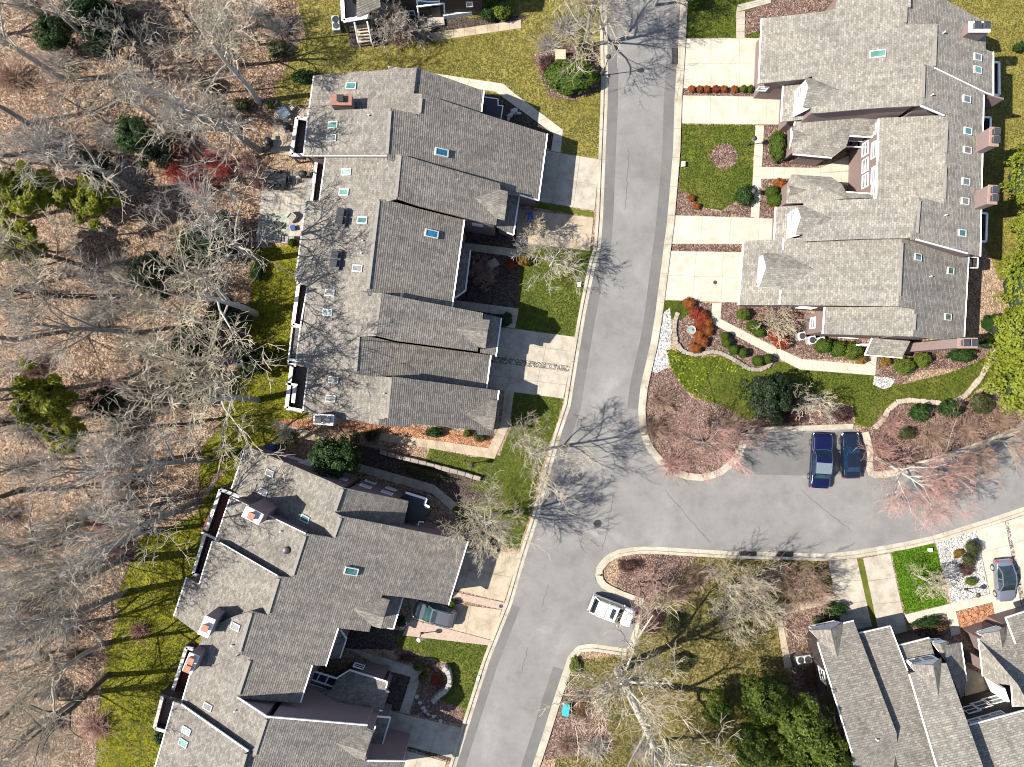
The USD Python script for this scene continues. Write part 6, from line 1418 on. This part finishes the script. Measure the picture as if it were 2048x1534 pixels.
t, L, w, hwb, zb = car('parked_car', 'white SUV with roof rails in the kerbed parking bay', (1265, 1238), (1181, 1205), 1.95, 1.74, 'white_car', 'car_glass',
    [(0, .78, .8), (.03, .92, .95), (.09, .98, 1.03), (.3, 1.0, 1.1), (.6, 1.0, 1.12), (.9, .99, 1.12), (.97, .95, 1.08), (1, .88, .95)], (.25, .40, .88, .97, .80))
t.add('sunroof', box([L / 2 - .505 * L, 0, 1.785], (.42, 1.0, .03), 0, .01), 'car_glass')
for sg in (-1, 1): t.add('roof_rail', box([L / 2 - .66 * L, sg * w * .72, 1.82], (L * .40, .05, .06), 0, .01), 'railing_cap')
t.add('roof_seam', box([L / 2 - .66 * L, 0, 1.79], (.05, 1.2, .012)), 'flue_metal'); t.add('tail_window', box([-L / 2 + .17, 0, 1.42], (.16, 1.35, .34), 0, .03), 'car_glass')
t, L, w, hwb, zb = car('parked_car', 'dark grey SUV nosed up to the garage on the tan driveway', (829, 1216), (911, 1238), 1.92, 1.68, 'charcoal_paint', 'car_glass_teal',
    [(0, .78, .78), (.03, .92, .92), (.09, .98, 1.0), (.3, 1.0, 1.06), (.6, 1.0, 1.08), (.9, .99, 1.08), (.97, .95, 1.04), (1, .88, .9)], (.24, .42, .88, .97, .78))
t.add('sunroof', box([L / 2 - .50 * L, 0, 1.725], (.45, 1.1, .03), 0, .01), 'car_glass')
for sg in (-1, 1): t.add('roof_rail', box([L / 2 - .66 * L, sg * w * .70, 1.77], (L * .40, .05, .06), 0, .01), 'chrome')
t, L, w, hwb, zb = car('parked_car', 'silver grey sedan with a black glass roof on the pale driveway at lower right', (2014, 1203), (2006, 1119), 1.85, 1.44, 'silver_paint', 'car_glass',
    [(0, .74, .62), (.03, .88, .74), (.1, .97, .84), (.3, 1.0, .94), (.55, 1.0, .98), (.8, .99, .99), (.95, .93, .96), (1, .8, .8)], (.26, .44, .72, .88, .72), roofm='car_glass')
for sg in (-1, 1): t.add('roof_frame', bar((L / 2 - .30 * L, sg * w * .82, 1.02), (L / 2 - .45 * L, sg * w * .73, 1.44), .09, .05), 'silver_paint'); t.add('roof_frame', bar((L / 2 - .45 * L, sg * w * .74, 1.45), (L / 2 - .72 * L, sg * w * .74, 1.45), .09, .05), 'silver_paint')

# ------------------------------------------------------------ lamps, boxes and other small things
def lamp(x, y, h, label, globe=False):
    t = Thing('lamp_post', label, 'lamp', at=P(x, y)); o = P(x, y)
    t.add('base', cyl(o, .14, .3, 12, .09), 'cast_iron'); t.add('post', cyl(o + [0, 0, .28], .055, h - .75, 10, .04), 'cast_iron')
    if globe:
        t.add('globe', ellipsoid(o + [0, 0, h - .25], (.24, .24, .26), 2), 'lamp_glass', smooth=True); t.add('collar', cyl(o + [0, 0, h - .55], .12, .1, 12), 'cast_iron')
    else:
        l = t.add('lantern', lathe(o + [0, 0, h - .5], [(.1, 0), (.16, .05), (.22, .38), (.2, .4)], 8), 'lamp_glass')
        t.add('lantern_cap', lathe(o + [0, 0, h - .1], [(.27, 0), (.16, .12), (.05, .2), (.03, .3)], 8), 'cast_iron', parent=l)
        t.add('lantern_bar', join([cyl(o + [math.cos(a) * .2, math.sin(a) * .2, h - .48], .015, .4, 6) for a in (.4, 1.97, 3.54, 5.1)]), 'cast_iron', parent=l)
lamp(1206, 151, 4.3, 'tall street lamp on the kerb beside the large round bush')
lamp(843, 1266, 2.2, 'white globe lamp in the round mulch ring', True)
lamp(1496, 290, 2.1, 'black lamp post at the edge of the square lawn')
lamp(946, 926, 2.1, 'black lamp post on the lawn below the front path of the upper left row')
lamp(1930, 1178, 2.2, 'black lamp post in the white gravel yard')
lamp(1499, 389, 1.6, 'short black lamp post beside the leafy bush of the square lawn')
def grate(x, y, w_, h_, rot, label):
    c = P(x, y); t = Thing('storm_drain', label, 'drain', at=c)
    t.add('frame', join([box(c + [0, k * h_ / 2, .08], (w_, .06, .1)) for k in (-1, 1)] + [box(c + [k * w_ / 2, 0, .08], (.06, h_ - .06, .1)) for k in (-1, 1)]), 'cast_iron')
    t.add('pit', box(c + [0, 0, .065], (w_ - .06, h_ - .06, .06)), 'black')
    for k in range(9): t.add('bar', box(c + [(k - 4) * w_ / 9.6, 0, .11], (.05, h_ - .06, .03)), 'cast_iron')
grate(1569, 1111, 1.65, .8, 0, 'storm drain grate in the lower kerb of the side street, right of two'); grate(1495, 1111, 1.7, .8, 0, 'storm drain grate in the lower kerb of the side street, left of two'); grate(1349, 113, .5, 1.6, 0, 'storm drain grate in the kerb beside the top driveway of the right row')
for x, y, l in ((1195, 1047, 'round manhole cover at the junction of the two streets'), (1002, 1212, 'small round cover in the paver strip'), (1430, 565, 'small round cover in the lowest pale driveway')):
    r = .36 if 'manhole' in l else .16
    t = Thing('manhole_cover', l, 'manhole', at=P(x, y)); t.add('cover', cyl(P(x, y), r, .068, 20), 'cast_iron'); t.add('rim', lathe(P(x, y), [(r + .05, .0), (r + .05, .066), (r + .005, .066), (r + .005, .0)], 20), 'flue_metal')
def crate(name, label, cat, x, y, size, rot, mat, lid=None, legs=False):
    c = P(x, y); t = Thing(name, label, cat, at=c); a, b, h = size
    t.add('body', box([c[0], c[1], h / 2 + .02], (a, b, h - .04), rot, .03), mat)
    t.add('lid', box([c[0], c[1], h + .03], (a + .06, b + .06, .07), rot, .02), lid or mat)
    return t
crate('utility_box', 'turquoise box on the kerb of the lower street', 'box', 1131, 1413, (.62, 1.15, .8), -.15, 'turquoise')
crate('utility_box', 'tan utility box above the large round bush', 'box', 1120, 117, (1.0, .95, .9), 0, 'tan_box')
crate('wheelie_bin', 'blue wheelie bin beside the small bleached tree', 'bin', 1059, 437, (.6, .7, 1.05), .2, 'blue_plastic')
crate('wheelie_bin', 'blue bin in the dark gap beside the lower left row', 'bin', 546, 894, (.8, .55, .9), .2, 'blue_plastic')
crate('utility_box', 'small white box at the street edge of the square lawn', 'box', 1365, 330, (.3, .45, .4), 0, 'white_paint'); crate('utility_box', 'small white box on the lawn by the kerb of the left row', 'box', 1158, 570, (.3, .45, .35), 0, 'white_paint')
crate('utility_box', 'small white box at the edge of the bright lawn', 'box', 1858, 1099, (.35, .3, .3), 0, 'white_paint'); crate('utility_box', 'small pale marker box on the lawn by the curved wall', 'box', 957, 1354, (.22, .4, .2), -.3, 'white_paint')
def condenser(x, y, rot, label):
    c = P(x, y); t = Thing('air_conditioner', label, 'air conditioner', at=c)
    t.add('casing', box([c[0], c[1], .45], (.8, .8, .85), rot, .05), 'railing_cap'); t.add('fan_guard', lathe([c[0], c[1], .85], [(.33, 0), (.33, .05), (.28, .06), (.05, .06)], 16), 'flue_metal'); t.add('louvres', join([box([c[0], c[1], .2 + k * .12], (.83, .83, .03), rot) for k in range(5)]), 'flue_metal')
condenser(676, 60, .1, 'white air conditioner left of the north house stairs'); condenser(675, 47, .1, 'air conditioner behind the other one at the north house deck')
condenser(1534, 671, 0, 'round-topped air conditioner at the end wall of the right row') if False else None
for x, y, l in ((1598, 673, 'air conditioner at the end wall of the right row, left of three'), (1618, 681, 'air conditioner behind the hedge, middle of three'), (1636, 683, 'air conditioner behind the hedge, right of three'), (1595, 1314, 'grey air conditioner at the dark end wall of the lower right row'), (1609, 1312, 'white air conditioner at the dark end wall of the lower right row')):
    condenser(x, y, .2, l)
# birdbath
c = P(1379, 661); t = Thing('birdbath', 'pale tiered birdbath in the kidney-shaped bed', 'birdbath', at=c)
t.add('pedestal', lathe(c, [(.3, 0), (.3, .08), (.12, .16), (.1, .6), (.16, .66)], 16), 'wall_stone', smooth=40); t.add('bowl', lathe(c + [0, 0, .64], [(.12, 0), (.38, .14), (.45, .22), (.40, .22), (.3, .14), (.02, .1)], 20), 'patio_grey', smooth=40); t.add('water', cyl(c + [0, 0, .78], .30, .03, 20), 'skylight_pale'); t.add('finial', lathe(c + [0, 0, .76], [(.05, 0), (.08, .2), (.02, .34)], 10), 'wall_stone')
# curved wall, stone edging, stepping stones
def course(name, label, cat, pts, w_, h_, step, mat, seed, part='stone'):
    t = Thing(name, label, cat, at=P(*pts[0])); ls = LineString(px_poly(pts)); n = max(2, round(ls.length / step)); rr = random.Random(seed)
    for k in range(n):
        a = ls.interpolate((k + .5) / n, normalized=True); b = ls.interpolate(min(1, (k + .6) / n), normalized=True)
        L_ = ls.length / n
        t.add(part, box([a.x, a.y, h_ / 2], (L_ * rr.uniform(.93, .985), w_ * rr.uniform(.85, 1.1), h_ * rr.uniform(.92, 1.08)), math.atan2(b.y - a.y, b.x - a.x) + rr.uniform(-.06, .06), .04), mat)
course('garden_wall', 'curved pale garden wall round the brown bed of the lower left row', 'wall', [(888, 1329), (897, 1338), (901, 1350), (900, 1362), (891, 1377), (879, 1384), (866, 1397)], .5, .95, .45, 'patio_grey', 1)
course('stone_edging', 'curved stone edging round the kidney-shaped bed', 'edging', [(1355, 625), (1350, 640), (1348, 660), (1352, 685), (1362, 700), (1372, 706), (1390, 709), (1410, 706), (1425, 703), (1440, 706), (1460, 715), (1480, 727), (1498, 738), (1518, 740), (1535, 732), (1549, 716)], .42, .28, .42, 'wall_stone', 2)
course('stone_edging', 'stone edging along the shrub bed of the island', 'edging', [(1990, 700), (1960, 755), (1930, 790), (1905, 806), (1880, 806), (1850, 803), (1820, 800), (1795, 803), (1775, 820), (1765, 840), (1748, 855)], .5, .25, .5, 'patio_stone', 3)
course('retaining_wall', 'low stone retaining wall below the lamp post', 'wall', [(761, 903), (800, 913), (870, 931), (930, 947), (962, 957)], .45, .6, .8, 'wall_stone', 4)
rr = random.Random(3)
def stone(x, y, r, label, group, mat='flagstone', h=.09, name='stepping_stone', cat='stepping stone'):
    c = P(x, y); a = np.sort([rr.uniform(0, 6.28) for _ in range(8)]); p = np.c_[c[0] + np.cos(a) * r * np.array([rr.uniform(.8, 1.15) for _ in a]), c[1] + np.sin(a) * r * .85 * np.array([rr.uniform(.8, 1.15) for _ in a])]
    top = (p - c[:2]) * .9 + c[:2]
    single(name, prism(ccw(np.c_[top, np.full(8, h)][:, :2]).tolist() and np.c_[top, np.full(8, h)], np.c_[p, np.zeros(8)]), mat, label, cat, group)
for i, (x, y) in enumerate(((834, 1393), (840, 1405), (846, 1414), (850, 1421), (858, 1427), (868, 1432), (881, 1442))):
    stone(x, y, .27, f'pale stepping stone in the dark bed, {["first", "second", "third", "fourth", "fifth", "sixth", "last"][i]} from the front path', 'stepping stones of the lower left row')
for i, (x, y) in enumerate(((518, 36), (533, 41), (549, 41), (563, 42), (582, 43))):
    stone(x, y, .22, f'round pale stepping stone at the edge of the top lawn, {["first", "second", "third", "fourth", "fifth"][i]} from the left', 'stepping stones at the edge of the top lawn')
for i, (x, y, r) in enumerate(((1029, 224, .45), (1019, 231, .4), (1036, 230, .35), (1017, 240, .25))):
    stone(x, y, r, f'grey rock in the dark bed beside the angled path, {["largest", "left", "right", "lowest"][i]}', 'rocks beside the angled path', h=.4, name='rock', cat='rock')
for i, (x, y) in enumerate(((1924, 1239), (1937, 1234), (1950, 1229), (1963, 1224), (1930, 1225), (1950, 1216))):
    single('tree_stump', lathe(P(x, y), [(.2, 0), (.2, .16), (.15, .18), (.04, .18)], 12), 'terracotta', f'round stump in the orange mulch, {["left", "second", "third", "right", "upper left", "upper right"][i]}', 'stump', 'round stumps in the orange mulch bed')
# bird feeder house on a pole, white garden chair, round bark rings
c = P(988, 531); t = Thing('bird_table', 'square slatted table on a post in the courtyard bed', 'bird table', at=c)
t.add('post', cyl(c, .05, 1.2, 8), 'wicker')
for k in range(7): t.add('slat', obox(c + np.array([math.cos(.6), math.sin(.6), 0]) * (k - 3) * .13 + [0, 0, 1.25], np.array([-math.sin(.6), math.cos(.6), 0]), np.array([-math.cos(.6), -math.sin(.6), 0]), np.array([0, 0, 1.0]), (.85, .09, .05)), 'wicker')
c = P(802, 1252); t = Thing('folding_frame', 'white folding frame on the path beside the tan driveway', 'frame', at=c)
for a, b in (((796, 1248), (807, 1258)), ((800, 1256), (813, 1244)), ((806, 1257), (817, 1246)), ((800, 1250), (813, 1247))):
    t.add('bar', bar(P(*a, .1), P(*b, .8), .06, .05), 'white_paint')
def chair(x, y, rot, label, frame='dark_metal', seat='grey_fabric', group=None, s=1.0, z=.06):
    c = P(x, y); t = Thing('garden_chair', label, 'chair', at=(c[0], c[1], z), rot=rot, group=group); t.local = True
    t.add('seat', box([0, 0, .43], (.52 * s, .52 * s, .07), 0, .02), seat); t.add('backrest', obox(np.array([-.27 * s, 0, .75]), np.array([.2, 0, .98]), np.array([0, 1, 0]), np.array([-.98, 0, .2]), (.6, .5 * s, .05)), seat)
    for a in (-1, 1):
        t.add('armrest', box([0, a * .28 * s, .63], (.5 * s, .05, .04)), frame)
        for b in (-1, 1): t.add('leg', cyl((b * .22 * s, a * .26 * s, 0), .02, .62 if b > 0 else .45, 6), frame)
c = P(572, 232); t = Thing('garden_table', 'square glass-topped table on the tan patio', 'table', at=(c[0], c[1], .06), rot=35); t.local = True
t.add('tabletop', box([0, 0, .72], (1.05, 1.05, .04), 0, .01), 'table_glass'); t.add('frame', join([box([0, k * .53, .70], (1.1, .06, .06)) for k in (-1, 1)] + [box([k * .53, 0, .70], (.06, 1.0, .06)) for k in (-1, 1)]), 'dark_metal')
for a in (-1, 1):
    for b in (-1, 1): t.add('leg', cyl((a * .46, b * .46, 0), .025, .7, 6), 'dark_metal')
chair(562, 218, -40, 'patio chair with a tall olive back, above the square table', seat='deck_wood', group='chairs round the square table', s=1.15)
chair(586, 220, -130, 'patio chair right of the square table', seat='wicker', group='chairs round the square table'); chair(558, 243, 40, 'patio chair left of the square table', seat='wicker', group='chairs round the square table'); chair(582, 246, 130, 'patio chair below the square table', seat='wicker', group='chairs round the square table')
def grill(x, y, rot, label, cover='dark_metal'):
    c = P(x, y); t = Thing('grill', label, 'grill', at=(c[0], c[1], .06), rot=rot); t.local = True
    t.add('cabinet', box([0, 0, .42], (.75, .55, .78), 0, .04), cover); v_, f_ = ellipsoid((0, 0, .82), (.42, .32, .26), 2); t.add('hood', (v_, f_), cover, smooth=True)
    for a in (-1, 1): t.add('side_shelf', box([a * .55, 0, .8], (.32, .45, .04)), 'flue_metal')
grill(578, 258, 100, 'round covered grill on the tan patio'); grill(541, 288, 90, 'grill at the lower left corner of the tan patio'); grill(610, 352, 0, 'black grill beside the railing of the rug patio', 'black')
c = P(557, 362); t = Thing('dining_table', 'long dark dining table on the rug patio', 'table', at=(c[0], c[1], .06), rot=-5); t.local = True
t.add('tabletop', box([0, 0, .73], (2.1, 1.05, .05), 0, .02), 'dark_metal')
for a in (-1, 1):
    for b in (-1, 1): t.add('leg', cyl((a * .9, b * .4, 0), .035, .7, 6), 'dark_metal')
for i, (x, y, r) in enumerate(((541, 352, -85), (555, 349, -90), (568, 350, -95), (543, 374, 85), (556, 376, 90), (568, 376, 90), (580, 364, 180))):
    chair(x, y, r, f'dark dining chair at the long table, {["upper left", "upper middle", "upper right", "lower left", "lower middle", "lower right", "right end"][i]}', seat='dark_metal', group='chairs at the long dark table')
single('outdoor_rug', slab(px_poly([(534, 425), (580, 430), (576, 471), (530, 466)]), .06, .075), 'rug', 'grey patterned rug on the lower patio', 'rug')
def sofa(x, y, rot, wd, label, cat='sofa', seat='grey_fabric'):
    c = P(x, y); t = Thing('garden_' + cat, label, cat, at=(c[0], c[1], .06), rot=rot); t.local = True
    t.add('frame', box([0, 0, .16], (wd, .8, .26), 0, .02), 'wicker'); t.add('backrest', box([0, .36, .5], (wd, .16, .5), 0, .03), 'wicker')
    for a in (-1, 1): t.add('armrest', box([a * (wd / 2 - .07), -.02, .42], (.14, .7, .28), 0, .03), 'wicker')
    n = max(1, round(wd / .7))
    for k in range(n): t.add('cushion', box([(k - (n - 1) / 2) * (wd - .3) / n, -.05, .36], ((wd - .34) / n, .62, .15), 0, .04), seat)
sofa(586, 436, -40, .85, 'wicker armchair at the corner of the rug', 'armchair'); sofa(549, 478, 180, 1.7, 'wicker sofa along the lower edge of the rug'); sofa(580, 481, 180, 1.2, 'short wicker sofa at the lower edge of the rug patio')
crate('coffee_table', 'low dark table on the patterned rug', 'table', 557, 452, (.9, .6, .4), -.1, 'table_glass', 'black'); crate('stool', 'blue stool beside the patterned rug', 'stool', 588, 457, (.45, .45, .4), .2, 'blue_fabric')
sofa(600, 748, 90, 1.0, 'white cushioned chair on the lower rear deck of the upper left row', 'armchair', 'railing_cap') if False else None
